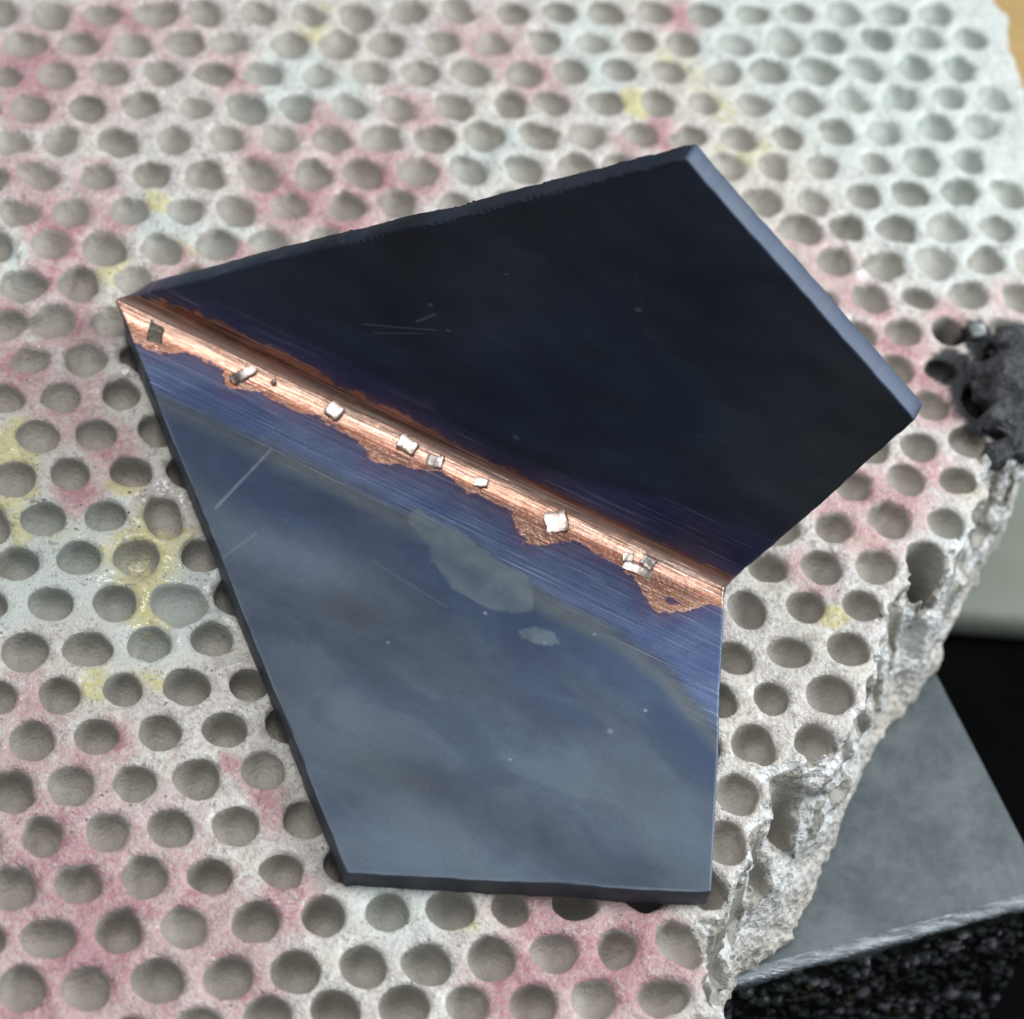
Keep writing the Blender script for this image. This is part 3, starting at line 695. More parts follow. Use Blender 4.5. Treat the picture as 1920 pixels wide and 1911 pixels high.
# ------------------------------------------------------------------ the perforated ceramic block
def build_block():
    dx = 0.0185
    xs = np.arange(-0.62, 6.36, dx).astype(np.float32)
    ys = np.arange(-2.86, 4.70, dx).astype(np.float32)
    zt = np.arange(0.06, -0.16, -0.0165)
    zm = np.arange(zt[-1] - 0.03, -BLOCK_H - 0.07, -0.034)
    zs = np.concatenate([zt, zm])[::-1].astype(np.float32)
    X, Y = np.meshgrid(xs, ys, indexing="ij")
    # melted, uneven top
    hgt = 0.010 * noise_grid((xs, ys), 0.55) + 0.009 * noise_grid((xs, ys), 0.17) + 0.006 * noise_grid((xs, ys), 0.08)
    melt = sstep(-0.2, 0.6, noise_grid((xs, ys), 0.8) + 0.55 * sstep(0.6, 2.2, Y) + 0.1)
    # top and bottom outlines of the block; the right side is the break
    top_poly = [(5.95, 1.9), (5.80, 1.25)] + TOPLINE + [(2.70, -3.3), (-2, -3.3), (-2, 6), (6.33, 6), (6.15, 3.9)]
    bot_poly = [(6.02, 2.4), (5.9, 1.6)] + BOTLINE + [(3.15, -2.1), (3.05, -3.3), (-2, -3.3), (-2, 6), (6.33, 6), (6.15, 3.9)]
    st = poly_sd(X, Y, top_poly).astype(np.float32)
    sb = poly_sd(X, Y, bot_poly).astype(np.float32)
    gl2 = np.zeros(X.shape, np.float32)
    for x, y, r, w in STAINS["G"]:
        gl2 = np.maximum(gl2, w * np.exp(-0.7 * ((X - x) ** 2 + (Y - y) ** 2) / r ** 2))
    hgt = hgt + gl2 * (0.012 + 0.030 * noise_grid((xs, ys), 0.10))
    # nearest hole per column (normalised distance), hole by hole in its own window
    rho = np.full(X.shape, 9.0, np.float32)
    dep = np.full(X.shape, 0.5, np.float32)
    kk = (0.022 + 0.030 * melt).astype(np.float32)
    rg = np.random.default_rng(21)
    for h in HOLES:
        cx, cy = h[0], h[1]
        if len(h) > 2:
            r, d, k, ex, ey = h[2:]
        else:
            r, d, k, ex, ey = 0.1045 + 0.0055 * rg.standard_normal(), 0.152 + 0.016 * rg.standard_normal() - 0.045 * float(sstep(0.6, 3.2, cy)), None, 1 + 0.04 * rg.standard_normal(), 1 + 0.04 * rg.standard_normal()
            if cy > 1.2:
                r *= 0.97
        a2, a3, p2, p3 = 0.045 * rg.standard_normal(), 0.022 * rg.standard_normal(), rg.uniform(0, 6.3), rg.uniform(0, 6.3)
        ci, cj = min(max(int((cx - xs[0]) / dx), 0), len(xs) - 1), min(max(int((cy - ys[0]) / dx), 0), len(ys) - 1)
        if cx > 5.7 and st[ci, cj] > -0.17:
            continue                                       # no hole breaks through the sound right-hand edge
        if st[ci, cj] > -0.085:
            d = 0.60
        i0, i1 = np.searchsorted(xs, (cx - 0.3, cx + 0.3))
        j0, j1 = np.searchsorted(ys, (cy - 0.3, cy + 0.3))
        if i1 <= i0 or j1 <= j0:
            continue
        xx, yy = X[i0:i1, j0:j1] - cx, Y[i0:i1, j0:j1] - cy
        th = np.arctan2(yy, xx)
        m = melt[i0:i1, j0:j1]
        rad = r * (1 + (a2 * np.cos(2 * th + p2) + a3 * np.cos(3 * th + p3)) * (0.6 + 0.9 * m))
        q = np.sqrt((xx / ex) ** 2 + (yy / ey) ** 2) - rad
        cur = rho[i0:i1, j0:j1]
        b = q < cur
        cur[b] = q[b]
        dep[i0:i1, j0:j1][b] = d
        if k:
            kk[i0:i1, j0:j1][b] = k
    rho = rho + (0.004 + 0.010 * melt) * noise_grid((xs, ys), 0.055) + 0.010 * melt * noise_grid((xs, ys), 0.13)
    Zt = zs[None, None, :]
    u = np.clip(-Zt / BLOCK_H, 0, 1)
    frac = st[..., None] * (1 - u) + sb[..., None] * u
    # rough break: chunky flakes
    nb = (1 - 0.45 * u) * (0.055 * noise_grid((xs, ys, zs), (0.17, 0.17, 0.14)) + 0.055 * np.abs(noise_grid((xs, ys, zs), (0.085, 0.085, 0.08))) \
        + 0.020 * noise_grid((xs, ys, zs), 0.045))
    frac = frac + nb
    topf = Zt - hgt[..., None]
    # hole capsule, narrowing with depth
    r0 = 0.105
    taper = 0.20 * r0 * np.clip(-Zt / 0.55, 0, 1)
    zb = -(dep - r0 * 0.9)
    below = np.maximum(zb[..., None] - Zt, 0)
    q = rho[..., None] + r0
    hole = r0 - taper - np.sqrt(np.maximum(q, 0) ** 2 + (below * 1.12) ** 2)
    hole = np.where(below > 0, hole, -(rho[..., None] + taper))
    F = smax(topf, hole, kk[..., None])
    F = smax(F, frac, 0.012)
    F = np.maximum(F, -(Zt + BLOCK_H))
    for a, lo in ((xs, -0.56), (ys, -2.80)):
        pass
    F = np.maximum(F, (-0.57 - X)[..., None])
    F = np.maximum(F, (-2.81 - Y)[..., None])
    F = np.maximum(F, (Y - 4.64)[..., None])
    V, Q, g = surface_nets(F.astype(np.float32), xs, ys, zs)
    Ttop, Thole, Tfrac = sample(np.broadcast_to(topf, F.shape), g), sample(hole, g), sample(frac, g)
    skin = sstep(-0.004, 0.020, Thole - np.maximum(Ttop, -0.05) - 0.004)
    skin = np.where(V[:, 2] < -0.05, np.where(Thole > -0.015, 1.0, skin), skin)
    isf = (Tfrac > Thole + 0.004) & (Tfrac > Ttop + 0.004) & (Tfrac > -0.02)
    # stains from pickled flux; far-right mint is haze painted into the colour
    st_a = {}
    wob = V[:, :2] + 0.05 * np.stack([noise_pts(V[:, :2], 0.2, 31), noise_pts(V[:, :2], 0.2, 32)], 1)
    for key in "PYMGB":
        a = np.zeros(len(V))
        for x, y, r, w in STAINS[key]:
            m = (np.abs(wob[:, 0] - x) < 2.2 * r) & (np.abs(wob[:, 1] - y) < 2.2 * r * 1.2)
            d = ((wob[m, 0] - x) / r) ** 2 + ((wob[m, 1] - y) / (1.15 * r)) ** 2
            a[m] = np.maximum(a[m], w * np.exp(-0.7 * d)) if key != "M" else a[m] + w * np.exp(-0.7 * d) * (1 - 0.5 * a[m])
        st_a[key] = a
    low = np.clip(-V[:, 2] / BLOCK_H, 0, 1)
    ff = isf[Q].sum(1) >= 2
    root = empty("ceramic_soldering_block", (2.8, 0.9, -BLOCK_H))
    tag(root, "off-white perforated ceramic soldering block stained pink and yellow, with a broken right edge", "soldering block")
    o0 = np.array([2.8, 0.9, -BLOCK_H])
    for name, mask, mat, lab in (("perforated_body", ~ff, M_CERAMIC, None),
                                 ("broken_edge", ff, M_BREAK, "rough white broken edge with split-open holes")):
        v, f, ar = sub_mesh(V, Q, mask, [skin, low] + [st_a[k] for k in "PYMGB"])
        me = mesh_np(name, v - o0, f)
        for nm, a in zip(("hole_skin", "low", "stain_pink", "stain_yellow", "stain_mint_haze", "glaze", "stain_soot"), ar):
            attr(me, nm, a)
        ob = link(name, me, root, mat)
        if lab:
            ob["label"] = lab
    return root


build_block()


# ------------------------------------------------------------------ the folded copper sheet
A3 = np.array([0.46595, 1.82855, T])
AX = np.array([0.815846, -0.578269, 0.0])
YV = np.array([0.578269, 0.815846, 0.0])       # across the seam, away from the flat panel
TURN = math.radians(87)                         # the upright panel turns up by this much
R_F = 0.12                                     # inner bend radius
TL = R_F * math.tan(TURN / 2)
SF = 3.506
LOW = [(0, 0), (2.616, 2.441), (4.126, 1.672), (SF, 0)]
UPR = [(0, 0), (2.662, 2.46), (4.044, 1.595), (SF, 0)]


def profile(w):
    """w < 0 on the flat panel, w > 0 on the upright one: (point across/up, normal)"""
    w = np.asarray(w, float)
    p = np.zeros(w.shape + (2,))
    n = np.zeros(w.shape + (2,))
    lo, hi = w <= -TL, w >= TL
    md = ~(lo | hi)
    p[lo] = np.stack([w[lo], 0 * w[lo]], -1)
    n[lo] = (0, 1)
    p[hi] = np.stack([w[hi] * math.cos(TURN), w[hi] * math.sin(TURN)], -1)
    n[hi] = (-math.sin(TURN), math.cos(TURN))
    a = (w[md] + TL) / (2 * TL) * TURN
    p[md] = np.stack([-TL + R_F * np.sin(a), R_F * (1 - np.cos(a))], -1)
    n[md] = np.stack([-np.sin(a), np.cos(a)], -1)
    return p, n


def to3(s, pw, nw, depth, out_s=0.0, out_w=0.0):
    q = pw - nw * depth[..., None]
    return A3 + s[..., None] * AX + q[..., :1] * YV + q[..., 1:] * np.array([0, 0, 1.0])


def srange(d, poly, inset):
    (_, _), (es, ed), (fs, fdd), (ds, _) = poly
    d = np.asarray(d, float)
    ka, kb, kc = es / ed, (fs - ds) / fdd, (es - fs) / (ed - fdd)
    left = ka * d + inset * math.hypot(1, ka)
    right = np.minimum(ds + kb * d - inset * math.hypot(1, kb), fs + kc * (d - fdd) - inset * math.hypot(1, kc))
    return left, right


COP_LOW = np.array([[0.0, 0.10], [0.054, 0.11], [0.194, 0.20], [0.367, 0.189], [0.47, 0.121], [0.62, 0.10], [0.696, 0.115], [0.75, 0.19], [0.83, 0.20], [0.888, 0.17], [0.937, 0.12], [1.037, 0.159], [1.154, 0.147], [1.302, 0.13], [1.529, 0.156], [1.60, 0.23], [1.68, 0.22], [1.784, 0.178], [1.962, 0.11], [2.131, 0.141], [2.376, 0.147], [2.44, 0.23], [2.50, 0.27], [2.58, 0.265], [2.641, 0.20], [2.724, 0.15], [2.996, 0.15], [3.129, 0.22], [3.203, 0.30], [3.32, 0.31], [3.41, 0.22], [3.507, 0.11]])
COP_UP = np.array([[0, 0.06], [0.34, 0.16], [0.62, 0.185], [0.87, 0.18], [1.19, 0.15], [1.34, 0.135], [1.55, 0.14], [1.68, 0.165], [1.80, 0.14], [1.97, 0.11], [2.3, 0.105], [2.6, 0.10], [3.0, 0.10], [3.5, 0.09]])
BLUE_END = np.array([[0.0, 0.30], [0.429, 0.47], [0.821, 0.445], [1.132, 0.452], [1.433, 0.444], [1.808, 0.467], [2.188, 0.446], [2.704, 0.532], [3.132, 0.57], [3.451, 0.636], [3.79, 0.829], [4.2, 1.1]])
DARK_END = np.array([[0.0, 0.5], [0.612, 0.66], [1.068, 0.72], [1.413, 0.80], [1.853, 0.78], [2.154, 0.80], [2.523, 0.90], [2.939, 0.86], [3.336, 0.86], [3.628, 0.95], [4.2, 1.3]])
PURPLE = np.array([[0.0, 0.2], [0.323, 0.296], [0.785, 0.316], [1.15, 0.339], [1.456, 0.328], [1.72, 0.317], [1.78, 0.37], [1.83, 0.27], [2.0, 0.25], [2.381, 0.224], [2.751, 0.3], [3.073, 0.428], [3.557, 0.462]])
FILM = [(1.97, 0.40), (2.166, 0.40), (2.422, 0.436), (2.616, 0.47), (2.688, 0.542), (2.711, 0.642), (2.656, 0.745), (2.54, 0.748), (2.421, 0.746), (2.325, 0.729), (2.188, 0.661), (2.081, 0.56), (1.967, 0.486)]
BLOT = [(2.697, 0.802), (2.763, 0.723), (2.874, 0.711), (2.923, 0.756), (2.839, 0.826), (2.747, 0.846)]


def lerp3(a, b, t):
    return np.asarray(a)[None] * (1 - t[:, None]) + np.asarray(b)[None] * t[:, None] if np.ndim(a) == 1 else a * (1 - t[:, None]) + np.asarray(b)[None] * t[:, None]


def surface_attrs(me, s, w, rim=None):
    d = np.abs(w)
    up = w > 0
    sd = np.stack([s, w], 1)
    wob = 0.02 * noise_pts(sd, 0.13, 3) + 0.045 * noise_pts(sd, 0.4, 4)
    lowb, upb = np.interp(s, *COP_LOW.T), np.interp(s, *COP_UP.T)
    bare = np.where(up, upb - d, lowb - d)
    # a dark island left in the big bare patch near the right end
    isl = np.hypot((s - 3.30) / 0.045, (w + 0.215) / 0.022)
    bare = np.minimum(bare, (isl - 1) * 0.02)
    be = np.interp(s, *BLUE_END.T) + 0.35 * wob
    de = np.interp(s, *DARK_END.T) + 1.0 * wob
    # flat panel tints
    blue = np.array([0.130, 0.180, 0.310])
    violet = np.array([0.165, 0.158, 0.27])
    olive = np.array([0.105, 0.12, 0.125])
    deep = np.array([0.042, 0.068, 0.125])
    grey = np.array([0.060, 0.082, 0.116])
    x = d - be
    c = lerp3(violet, blue, sstep(0.02, 0.16, d - lowb))
    c = lerp3(c, olive, sstep(-0.09, 0.02, x) * 0.9)
    c = lerp3(c, deep, sstep(0.02, 0.13, x))
    c = lerp3(c, grey, sstep(-0.10, 0.22, d - de))
    # soft smoky clouds further out
    cl = 0.6 * noise_pts(sd * np.array([0.75, 1.5]), 0.55, 8) + 0.4 * noise_pts(sd * np.array([0.8, 1.2]), 0.22, 9)
    far = sstep(0.0, 0.3, d - de)
    c = c * (1 + (0.55 * cl * far)[:, None])
    for cs_, cd_, ws_, wd_, st_ in ((2.35, 0.98, 0.45, 0.10, 0.55), (3.05, 0.98, 0.40, 0.10, 0.6), (1.75, 0.72, 0.35, 0.09, 0.5), (2.25, 1.38, 0.55, 0.07, 0.45), (3.2, 1.22, 0.35, 0.06, 0.4), (1.45, 1.25, 0.20, 0.10, 0.4)):
        blot_ = np.exp(-(((s - cs_) / ws_) ** 2 + ((d - cd_ - 0.25 * (s - cs_) + 1.2 * wob) / wd_) ** 2))
        c = lerp3(c, (0.040, 0.052, 0.078), st_ * blot_)
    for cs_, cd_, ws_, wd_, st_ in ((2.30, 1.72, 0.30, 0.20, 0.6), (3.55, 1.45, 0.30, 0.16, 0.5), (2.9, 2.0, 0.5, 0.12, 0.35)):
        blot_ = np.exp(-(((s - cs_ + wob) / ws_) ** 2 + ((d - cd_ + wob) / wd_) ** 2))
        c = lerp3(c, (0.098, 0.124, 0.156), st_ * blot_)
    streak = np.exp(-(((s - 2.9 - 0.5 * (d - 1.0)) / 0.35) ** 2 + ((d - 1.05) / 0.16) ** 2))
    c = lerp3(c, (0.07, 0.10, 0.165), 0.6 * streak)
    pale_patch = np.exp(-(((s - 1.55) / 0.40) ** 2 + ((d - 0.98) / 0.13) ** 2))  # paler blue-grey patch on the flat panel
    c = lerp3(c, (0.14, 0.18, 0.24), 0.7 * pale_patch)
    vio = np.exp(-((d - np.interp(s, *BLUE_END.T) + 0.05) / 0.06) ** 2)
    # upright panel tints
    pu = np.interp(s, *PURPLE.T) + 0.3 * wob
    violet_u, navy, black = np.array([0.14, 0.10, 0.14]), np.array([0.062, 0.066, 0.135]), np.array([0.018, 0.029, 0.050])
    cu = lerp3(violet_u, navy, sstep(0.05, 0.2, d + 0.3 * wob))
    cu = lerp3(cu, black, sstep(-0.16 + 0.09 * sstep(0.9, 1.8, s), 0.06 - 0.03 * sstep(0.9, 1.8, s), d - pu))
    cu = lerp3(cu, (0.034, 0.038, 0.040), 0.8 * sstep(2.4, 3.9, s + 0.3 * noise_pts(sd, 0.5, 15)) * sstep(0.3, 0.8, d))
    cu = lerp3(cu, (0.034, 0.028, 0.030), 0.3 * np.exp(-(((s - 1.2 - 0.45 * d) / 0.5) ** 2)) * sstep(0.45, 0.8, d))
    clu = noise_pts(sd * np.array([1, 1.6]), 0.7, 12)
    cu = cu * (1 + (0.45 * clu + 0.3 * noise_pts(sd * np.array([1, 2.0]), 0.25, 16))[:, None])
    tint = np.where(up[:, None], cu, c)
    near = np.where(up, sstep(0.05, -0.12, d - pu), sstep(0.10, -0.06, x))
    film = np.clip(np.maximum(sstep(0.07, -0.07, poly_sd(s, d, FILM)), sstep(0.05, -0.05, poly_sd(s, d, BLOT)) * 0.8), 0, 1)
    film = np.where(up, 0, film)
    # two long scratches across the flat panel and a few fine ones on the upright one
    scr = np.zeros(len(s))
    for (x0, y0, x1, y1, wd, st, side) in ((1.155, 0.455, 1.10, 0.924, 0.0062, 0.38, 0), (1.344, 0.958, 1.281, 1.172, 0.006, 0.14, 0),
                                     (1.9, 0.80, 2.35, 0.86, 0.005, 0.08, 0), (1.35, 0.62, 1.72, 0.80, 0.005, 0.18, 1), (1.42, 0.60, 1.66, 0.74, 0.005, 0.15, 1), (1.9, 0.9, 2.15, 0.93, 0.004, 0.06, 1), (1.62, 0.80, 1.70, 0.90, 0.006, 0.25, 1), (2.6, 1.7, 2.75, 1.35, 0.004, 0.045, 1), (3.1, 0.9, 3.4, 1.0, 0.004, 0.045, 1), (2.2, 1.1, 2.5, 1.22, 0.004, 0.035, 1), (2.9, 1.6, 3.3, 1.5, 0.004, 0.035, 1)):
        ex, ey = x1 - x0, y1 - y0
        tq = np.clip(((s - x0) * ex + (d - y0) * ey) / (ex * ex + ey * ey), 0, 1)
        dd = np.hypot(s - x0 - tq * ex, d - y0 - tq * ey)
        scr = np.maximum(scr, np.where(up == bool(side), st * sstep(wd * 1.6, wd * 0.4, dd), 0))
    for x0, y0, r0, side in ((1.668, 0.946, 0.007, 1), (1.785, 0.835, 0.006, 1), (2.259, 0.349, 0.011, 1), (2.0, 1.35, 0.005, 1), (2.66, 1.50, 0.012, 1), (2.53, 0.79, 0.008, 0), (2.86, 0.80, 0.007, 0), (3.05, 0.62, 0.006, 0), (3.35, 1.1, 0.012, 0), (3.45, 0.9, 0.007, 0), (0.62, 0.60, 0.006, 0), (0.93, 0.95, 0.006, 0), (2.2, 1.2, 0.005, 0), (3.0, 1.5, 0.005, 0)):
        scr = np.maximum(scr, np.where(up == bool(side), (0.5 if r0 < 0.01 else 0.25) * sstep(r0 * 1.8, r0 * 0.6, np.hypot(s - x0, d - y0)), 0))
    fold_brown = np.where(up, 0.97 * sstep(0.0, 0.09, d), 0.10)  # browner copper on the upright side of the fold
    if rim is not None:
        tint = np.where(rim[:, None] > 0.5, np.array([0.058, 0.078, 0.122])[None], tint)
        tint = np.where(((rim > 0.2) & (rim < 0.5) & ~up)[:, None], np.array([0.048, 0.056, 0.070])[None], tint)
        tint = np.where(((rim > 0.05) & (rim < 0.2) & ~up)[:, None], np.array([0.15, 0.18, 0.23])[None], tint)  # highlight painted along the flat panel's rounded rim
        bare = np.where(rim > 0.2, -0.2, bare)
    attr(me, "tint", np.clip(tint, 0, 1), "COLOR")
    attr(me, "bare", bare)
    attr(me, "valley", np.exp(-(w / 0.13) ** 4))
    attr(me, "near", near)
    attr(me, "film", film)
    attr(me, "scratch", scr)
    attr(me, "fold_brown", fold_brown)
    uvl = me.uv_layers.new(name="seam")
    li = np.zeros(len(me.loops), np.int32)
    me.loops.foreach_get("vertex_index", li)
    uvl.data.foreach_set("uv", np.stack([s[li], w[li]], 1).astype(np.float32).ravel())


def build_panel(sign, poly, parent, label):
    """one panel of the sheet: inner face, rounded rim with its file marks, outer face"""
    b = 0.012
    dmax = poly[1][1]
    gap = lambda q: float(srange(np.array([q]), poly, b)[1][0] - srange(np.array([q]), poly, b)[0][0])
    while gap(dmax) < 0.004:
        dmax -= 0.0005
    fold = np.linspace(0, TL, 12)
    ds = np.concatenate([fold, np.linspace(TL, poly[2][1], 250 if sign > 0 else 200)[1:], np.linspace(poly[2][1], dmax, 140 if sign > 0 else 100)[1:]])
    NS = 330
    ts = np.linspace(0, 1, NS)
    # inset outline so that the rounded rim ends on the true outline
    l, r = srange(ds, poly, b)
    if sign > 0:                                        # file marks along the sloping top edge
        al_ = np.hypot(l - l[0], ds)
        fr_ = al_ / al_[-1]
        on_ = sstep(0.30, 0.42, fr_) * sstep(0.93, 0.80, fr_) * (0.55 + 0.45 * noise_pts(np.stack([al_, al_ * 0], 1), 0.09, 50))
        l = l + on_ * 0.030 * (1 - np.abs(((al_ / 0.043 + 0.3 * noise_pts(np.stack([al_, al_ * 0], 1), 0.2, 51)) % 1) * 2 - 1))
        l = l + 0.010 * sstep(0.1, 0.3, fr_) * noise_pts(np.stack([al_, al_ * 0], 1), 0.05, 52)
        l = np.minimum(l, r - 0.003)
    S = l[:, None] * (1 - ts) + r[:, None] * ts
    Wd = np.repeat(ds[:, None], NS, 1)
    # pull towards the middle of the panel by the rim radius
    cs, cd = np.mean([p[0] for p in poly]), np.mean([p[1] for p in poly])
    nr, nc = S.shape
    idx = np.arange(nr * nc).reshape(nr, nc)
    ring = list(idx[:, 0]) + list(idx[-1, 1:-1]) + list(idx[:, -1][::-1])     # left side up, tip, right side down
    s0, d0 = S.ravel().copy(), Wd.ravel().copy()
    rs, rd_ = s0[ring], d0[ring]
    # outward normals of the outline in the (s, d) plane
    nrm = np.zeros((len(ring), 2))
    (a0, _), (es, ed), (fs, fdd), (dS, _) = poly
    def edge_n(p, q):
        e = np.array(q, float) - np.array(p, float)
        e /= np.linalg.norm(e)
        return np.array([-e[1], e[0]])
    nAE, nEF, nFD = edge_n(poly[0], poly[1]), edge_n(poly[1], poly[2]), edge_n(poly[2], poly[3])
    nl = nr
    for k in range(len(ring)):
        if k < nl:
            nrm[k] = nAE
        elif k < nl + nc - 2:
            nrm[k] = (nAE + nEF)
        else:
            nrm[k] = nEF if rd_[k] > fdd + 1e-6 else nFD
    nrm /= np.linalg.norm(nrm, axis=1)[:, None]
    # soften the corners of the normals
    for _ in range(3):
        nrm[1:-1] = (nrm[:-2] + 2 * nrm[1:-1] + nrm[2:]) / 4
    nrm /= np.linalg.norm(nrm, axis=1)[:, None]
    # wavy, hand-sawn outline
    along = np.cumsum(np.r_[0, np.hypot(np.diff(rs), np.diff(rd_))])
    jag = 0.005 * noise_pts(np.stack([along, 0 * along], 1), 0.35, 40 + (sign > 0)) + 0.0025 * noise_pts(np.stack([along, 0 * along], 1), 0.06, 42)
    teeth = np.zeros(len(ring))
    if sign > 0:
        al = along[:nl] / along[nl - 1]
        on = sstep(0.30, 0.42, al) * sstep(0.97, 0.85, al)
        teeth[:nl] = on * 0.0 * np.abs(((along[:nl] / 0.042) % 1) * 2 - 1)
        jag[:nl] += 0.012 * np.exp(-((al - 0.60) / 0.05) ** 2) * -1
    notch = np.zeros(len(ring))
    if sign > 0:
        l_ref, _r = srange(ds, poly, b)
        notch[:nl] = (l - l_ref) * nAE[0] * -1
    pad = sstep(0.0, 0.08, rd_)
    jag *= pad
    verts_s, verts_w, verts_dep = [s0], [d0], [np.zeros(len(s0))]
    # move the inner boundary in by b (+ file marks)
    rings = []
    for ang, dep in ((35, None), (65, None), (90, None), (90, T * 0.5), (90, T - 0.010), (40, T)):
        o_ = b * math.sin(math.radians(ang))
        if dep is None:
            dp = b * (1 - math.cos(math.radians(ang))) + teeth * (1.2 if ang < 80 else 1.5)
        else:
            dp = np.full(len(ring), dep)
            if dep < T * 0.9:
                dp = dp + teeth * 0.3
        base = sum(len(q) for q in verts_s)
        if sign > 0 and ang == 90:
            o_ = o_ + notch
        verts_s.append(rs + nrm[:, 0] * (o_ + jag))
        verts_w.append(np.maximum(rd_ + nrm[:, 1] * (o_ + jag), 0))
        verts_dep.append(dp)
        rings.append(np.arange(base, base + len(ring)))
    # outer face: a copy of the inner grid, offset by the thickness
    base = sum(len(q) for q in verts_s)
    so, do = s0.copy(), d0.copy()
    verts_s.append(so); verts_w.append(do); verts_dep.append(np.full(len(so), T))
    s, d, dep = np.concatenate(verts_s), np.concatenate(verts_w), np.concatenate(verts_dep)
    w = d * sign
    pw, nw = profile(w)
    V = to3(s, pw, nw, dep)
    # the bright far edge of the upright panel leans out a little near its right corner
    Fc = []
    q = np.stack([idx[:-1, :-1], idx[:-1, 1:], idx[1:, 1:], idx[1:, :-1]], -1).reshape(-1, 4)
    Fc.append(q)
    Fc.append(q[:, ::-1] + base)
    chain = [np.array(ring)] + rings + [np.array(ring) + base]
    for a, c in zip(chain[:-1], chain[1:]):
        Fc.append(np.stack([a[:-1], a[1:], c[1:], c[:-1]], 1))
    Fc = np.concatenate(Fc)
    if sign < 0:
        Fc = Fc[:, ::-1]
    loc = A3 + np.array([0, 0, -T])
    me = mesh_np("panel", V - loc, Fc)
    s_, w_ = s, w
    rim = np.zeros(len(s_))
    for r_ in rings:
        rim[r_] = 0.4 if r_ is not rings[0] else 0.1
        if sign > 0:
            rim[r_[nl:nl + nc - 2 + (nr - int(np.searchsorted(ds, poly[2][1]))) + 1]] = 1.0
    surface_attrs(me, s_, w_, rim)
    bmx = bmesh.new()
    bmx.from_mesh(me)
    bmesh.ops.recalc_face_normals(bmx, faces=bmx.faces)
    bmx.to_mesh(me)
    bmx.free()
    o = link("panel", me, parent, M_COPPER)
    o["label"] = label
    return o


sheet = empty("folded_copper_sheet", A3 + np.array([0, 0, -T]))
tag(sheet, "blue-black heat-tinted copper sheet folded along a bare copper seam, on the perforated block", "copper sheet")
build_panel(-1, LOW, sheet, "flat blue-grey panel lying on the block")
build_panel(+1, UPR, sheet, "upright dark navy panel with a filed top edge")


# ------------------------------------------------------------------ solder chips lying along the seam
def seam_frame(s, d):
    p, n = profile(np.array([-d]))
    P = to3(np.array([s]), p, n, np.array([0.0]))[0]
    nn = n[0, 0] * YV + n[0, 1] * np.array([0, 0, 1.0])
    return Vector(P), Vector(nn), Vector(AX)


def chip(s, d, a, b, th, rot, lift, label, mat=None, tilt=(0, 0), bend=0.0, skew=0.0, name="solder_chip", cat="solder chip", rough=0.075):
    rr = random.Random(int(s * 1000))
    th *= 0.72
    P, n, ax = seam_frame(s, d)
    bm = bmesh.new()
    nx, ny = 6, 4
    grid = []
    for lvl in (0, 1):
        g = []
        for i in range(nx + 1):
            row = []
            for j in range(ny + 1):
                x = (i / nx - 0.5) * a
                y = (j / ny - 0.5) * b
                z = bend * (4 * (x / a) ** 2) - bend * 0.5
                x += skew * y
                e = rough * min(a, b)
                edge = i in (0, nx) or j in (0, ny)
                row.append(bm.verts.new((x + (rr.uniform(-e, e) if edge else 0), y + (rr.uniform(-e, e) if edge else 0),
                                         z + (th if lvl else 0) + (rr.uniform(-1, 1) * th * 0.10))))
            g.append(row)
        grid.append(g)
    for i in range(nx):
        for j in range(ny):
            bm.faces.new((grid[1][i][j], grid[1][i + 1][j], grid[1][i + 1][j + 1], grid[1][i][j + 1]))
            bm.faces.new((grid[0][i][j], grid[0][i][j + 1], grid[0][i + 1][j + 1], grid[0][i + 1][j]))
    def wall(p, q):
        bm.faces.new((grid[0][p[0]][p[1]], grid[0][q[0]][q[1]], grid[1][q[0]][q[1]], grid[1][p[0]][p[1]]))
    for i in range(nx):
        wall((i, 0), (i + 1, 0)); wall((i + 1, ny), (i, ny))
    for j in range(ny):
        wall((0, j + 1), (0, j)); wall((nx, j), (nx, j + 1))
    bmesh.ops.recalc_face_normals(bm, faces=bm.faces)
    bmesh.ops.bevel(bm, geom=[e for e in bm.edges if e.calc_face_angle(0) > 0.8], offset=th * 0.18, segments=2, profile=0.5, affect="EDGES")
    o = bm_obj(name, bm, mat or M_SILVER, None, True)
    M = Matrix((ax, n.cross(ax), n)).transposed().to_4x4()
    o.matrix_world = Matrix.Translation(P + n * lift) @ M @ Matrix.Rotation(rot, 4, "Z") @ Matrix.Rotation(tilt[0], 4, "X") @ Matrix.Rotation(tilt[1], 4, "Y")
    tag(o, label, cat, "solder chips along the copper seam")
    return o


R = math.radians
chip(0.285, 0.078, 0.085, 0.17, 0.010, R(-6), 0.002, "dull brownish grey solder chip at the left end of the seam, darkest of the chips", M_DULL, tilt=(R(-4), R(3)), skew=-0.5, rough=0.05)
chip(0.805, 0.100, 0.145, 0.055, 0.022, R(66), 0.012, "long curved silver solder chip lying across the copper seam near its left end", tilt=(R(10), 0), bend=0.014)
chip(1.315, 0.045, 0.085, 0.075, 0.030, R(-12), 0.004, "small square silver solder chip, next after the long curved chip", tilt=(R(-5), 0))
chip(1.735, 0.042, 0.105, 0.075, 0.032, R(-8), 0.004, "blocky silver solder chip with a dented top, left of a touching pair", tilt=(R(-9), R(4)))
chip(1.905, 0.065, 0.085, 0.065, 0.026, R(14), 0.004, "pinkish silver solder chip, lower right of the touching pair", tilt=(R(6), R(-9)))
chip(2.165, 0.060, 0.070, 0.050, 0.022, R(22), 0.003, "smallest flat silver solder chip, alone in the middle of the seam", tilt=(R(-2), R(3)))
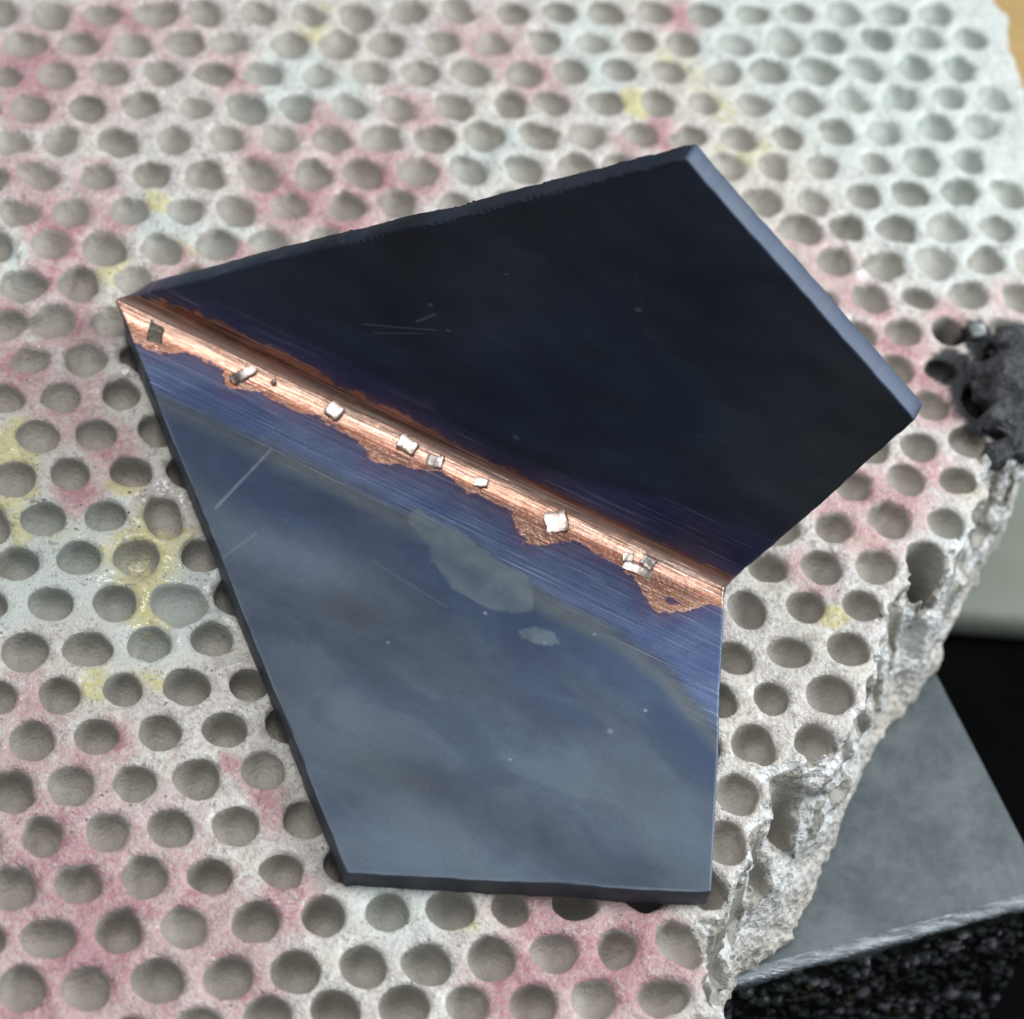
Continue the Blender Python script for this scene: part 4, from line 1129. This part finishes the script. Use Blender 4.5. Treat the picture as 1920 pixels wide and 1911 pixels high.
chip(2.600, 0.085, 0.115, 0.115, 0.024, R(36), 0.006, "large square bright solder chip turned like a diamond on the seam", tilt=(R(6), R(-5)))
chip(3.005, 0.095, 0.055, 0.050, 0.022, R(20), 0.004, "tiny white solder chip, upper left of the cluster near the right end", tilt=(R(12), 0))
chip(3.105, 0.060, 0.070, 0.065, 0.018, R(-10), 0.006, "greyish solder chip, upper right of the cluster near the right end", tilt=(R(-6), R(6)))
chip(3.075, 0.145, 0.150, 0.050, 0.018, R(4), 0.004, "long flattened bright solder chip, lowest of the cluster near the right end", tilt=(R(17), R(2)), bend=-0.006)
bm = bmesh.new()
bmesh.ops.create_icosphere(bm, subdivisions=3, radius=0.016)
for v in bm.verts:
    v.co *= 1 + 0.15 * math.sin(v.co.x * 300) * math.cos(v.co.y * 270)
o = bm_obj("solder_bead", bm, M_SILVER, None, True)
P, n, ax = seam_frame(0.965, 0.045)
o.location = P + n * 0.012
tag(o, "tiny round solder bead just right of the long curved chip", "solder bead")


# ------------------------------------------------------------------ charred lump on the block's edge
def build_lump():
    lo, hi = np.array([4.68, 0.42, -0.14]), np.array([5.82, 1.66, 0.42])
    dx = 0.0145
    xs, ys, zs = [np.arange(a, b, dx) for a, b in zip(lo, hi)]
    X, Y, Z = np.meshgrid(xs, ys, zs, indexing="ij")
    F = np.full(X.shape, 9.0)
    for x, y, z, r, e in ((5.30, 1.12, 0.06, 0.22, 0.8), (5.14, 0.93, 0.05, 0.15, 0.7), (5.42, 1.33, 0.02, 0.19, 0.7), (5.02, 0.86, 0.01, 0.085, 0.7),
                          (5.09, 0.70, -0.02, 0.085, 0.8), (5.48, 1.05, 0.03, 0.20, 0.8), (5.58, 1.25, 0.0, 0.18, 0.8), (5.24, 0.74, 0.0, 0.10, 0.8), (5.19, 1.27, 0.0, 0.10, 0.6)):
        q = np.sqrt((X - x) ** 2 + (Y - y) ** 2 + ((Z - z) / e) ** 2) - r
        F = smin(F, q, 0.05)
    F = F + 0.045 * noise_grid((xs, ys, zs), 0.13) + 0.03 * np.abs(noise_grid((xs, ys, zs), 0.06)) + 0.012 * noise_grid((xs, ys, zs), 0.03)
    # the blocked hole that opens through its left flank
    hx, hy = 5.005, 0.955
    F = smax(F, 0.082 - np.hypot((X - hx) / 1.15, Y - hy) + 0.01 * noise_grid((xs, ys, zs), 0.05), 0.02)
    F = np.maximum(F, -(Z + 0.12))
    V, Q, g = surface_nets(F, xs, ys, zs)
    c = np.array([5.25, 1.05, 0.0])
    o = link("charred_lump", mesh_np("charred_lump", V - c, Q), None, M_CHAR)
    o.location = c
    tag(o, "charred black crusty lump of burnt flux on the block's right edge", "burnt flux")


build_lump()

bm = bmesh.new()
bmesh.ops.create_icosphere(bm, subdivisions=4, radius=0.048)
for v in bm.verts:
    p = v.co * 40
    v.co *= 1 + 0.22 * math.sin(p.x * 1.4 + 1) * math.cos(p.y * 1.3) + 0.06 * math.sin(p.z * 2.1)
o = bm_obj("flux_bead", bm, M_BEAD, None, True)
o.location = (BEAD[0], BEAD[1], 0.03)
tag(o, "shiny pale glassy flux bead beside the charred lump", "flux bead")
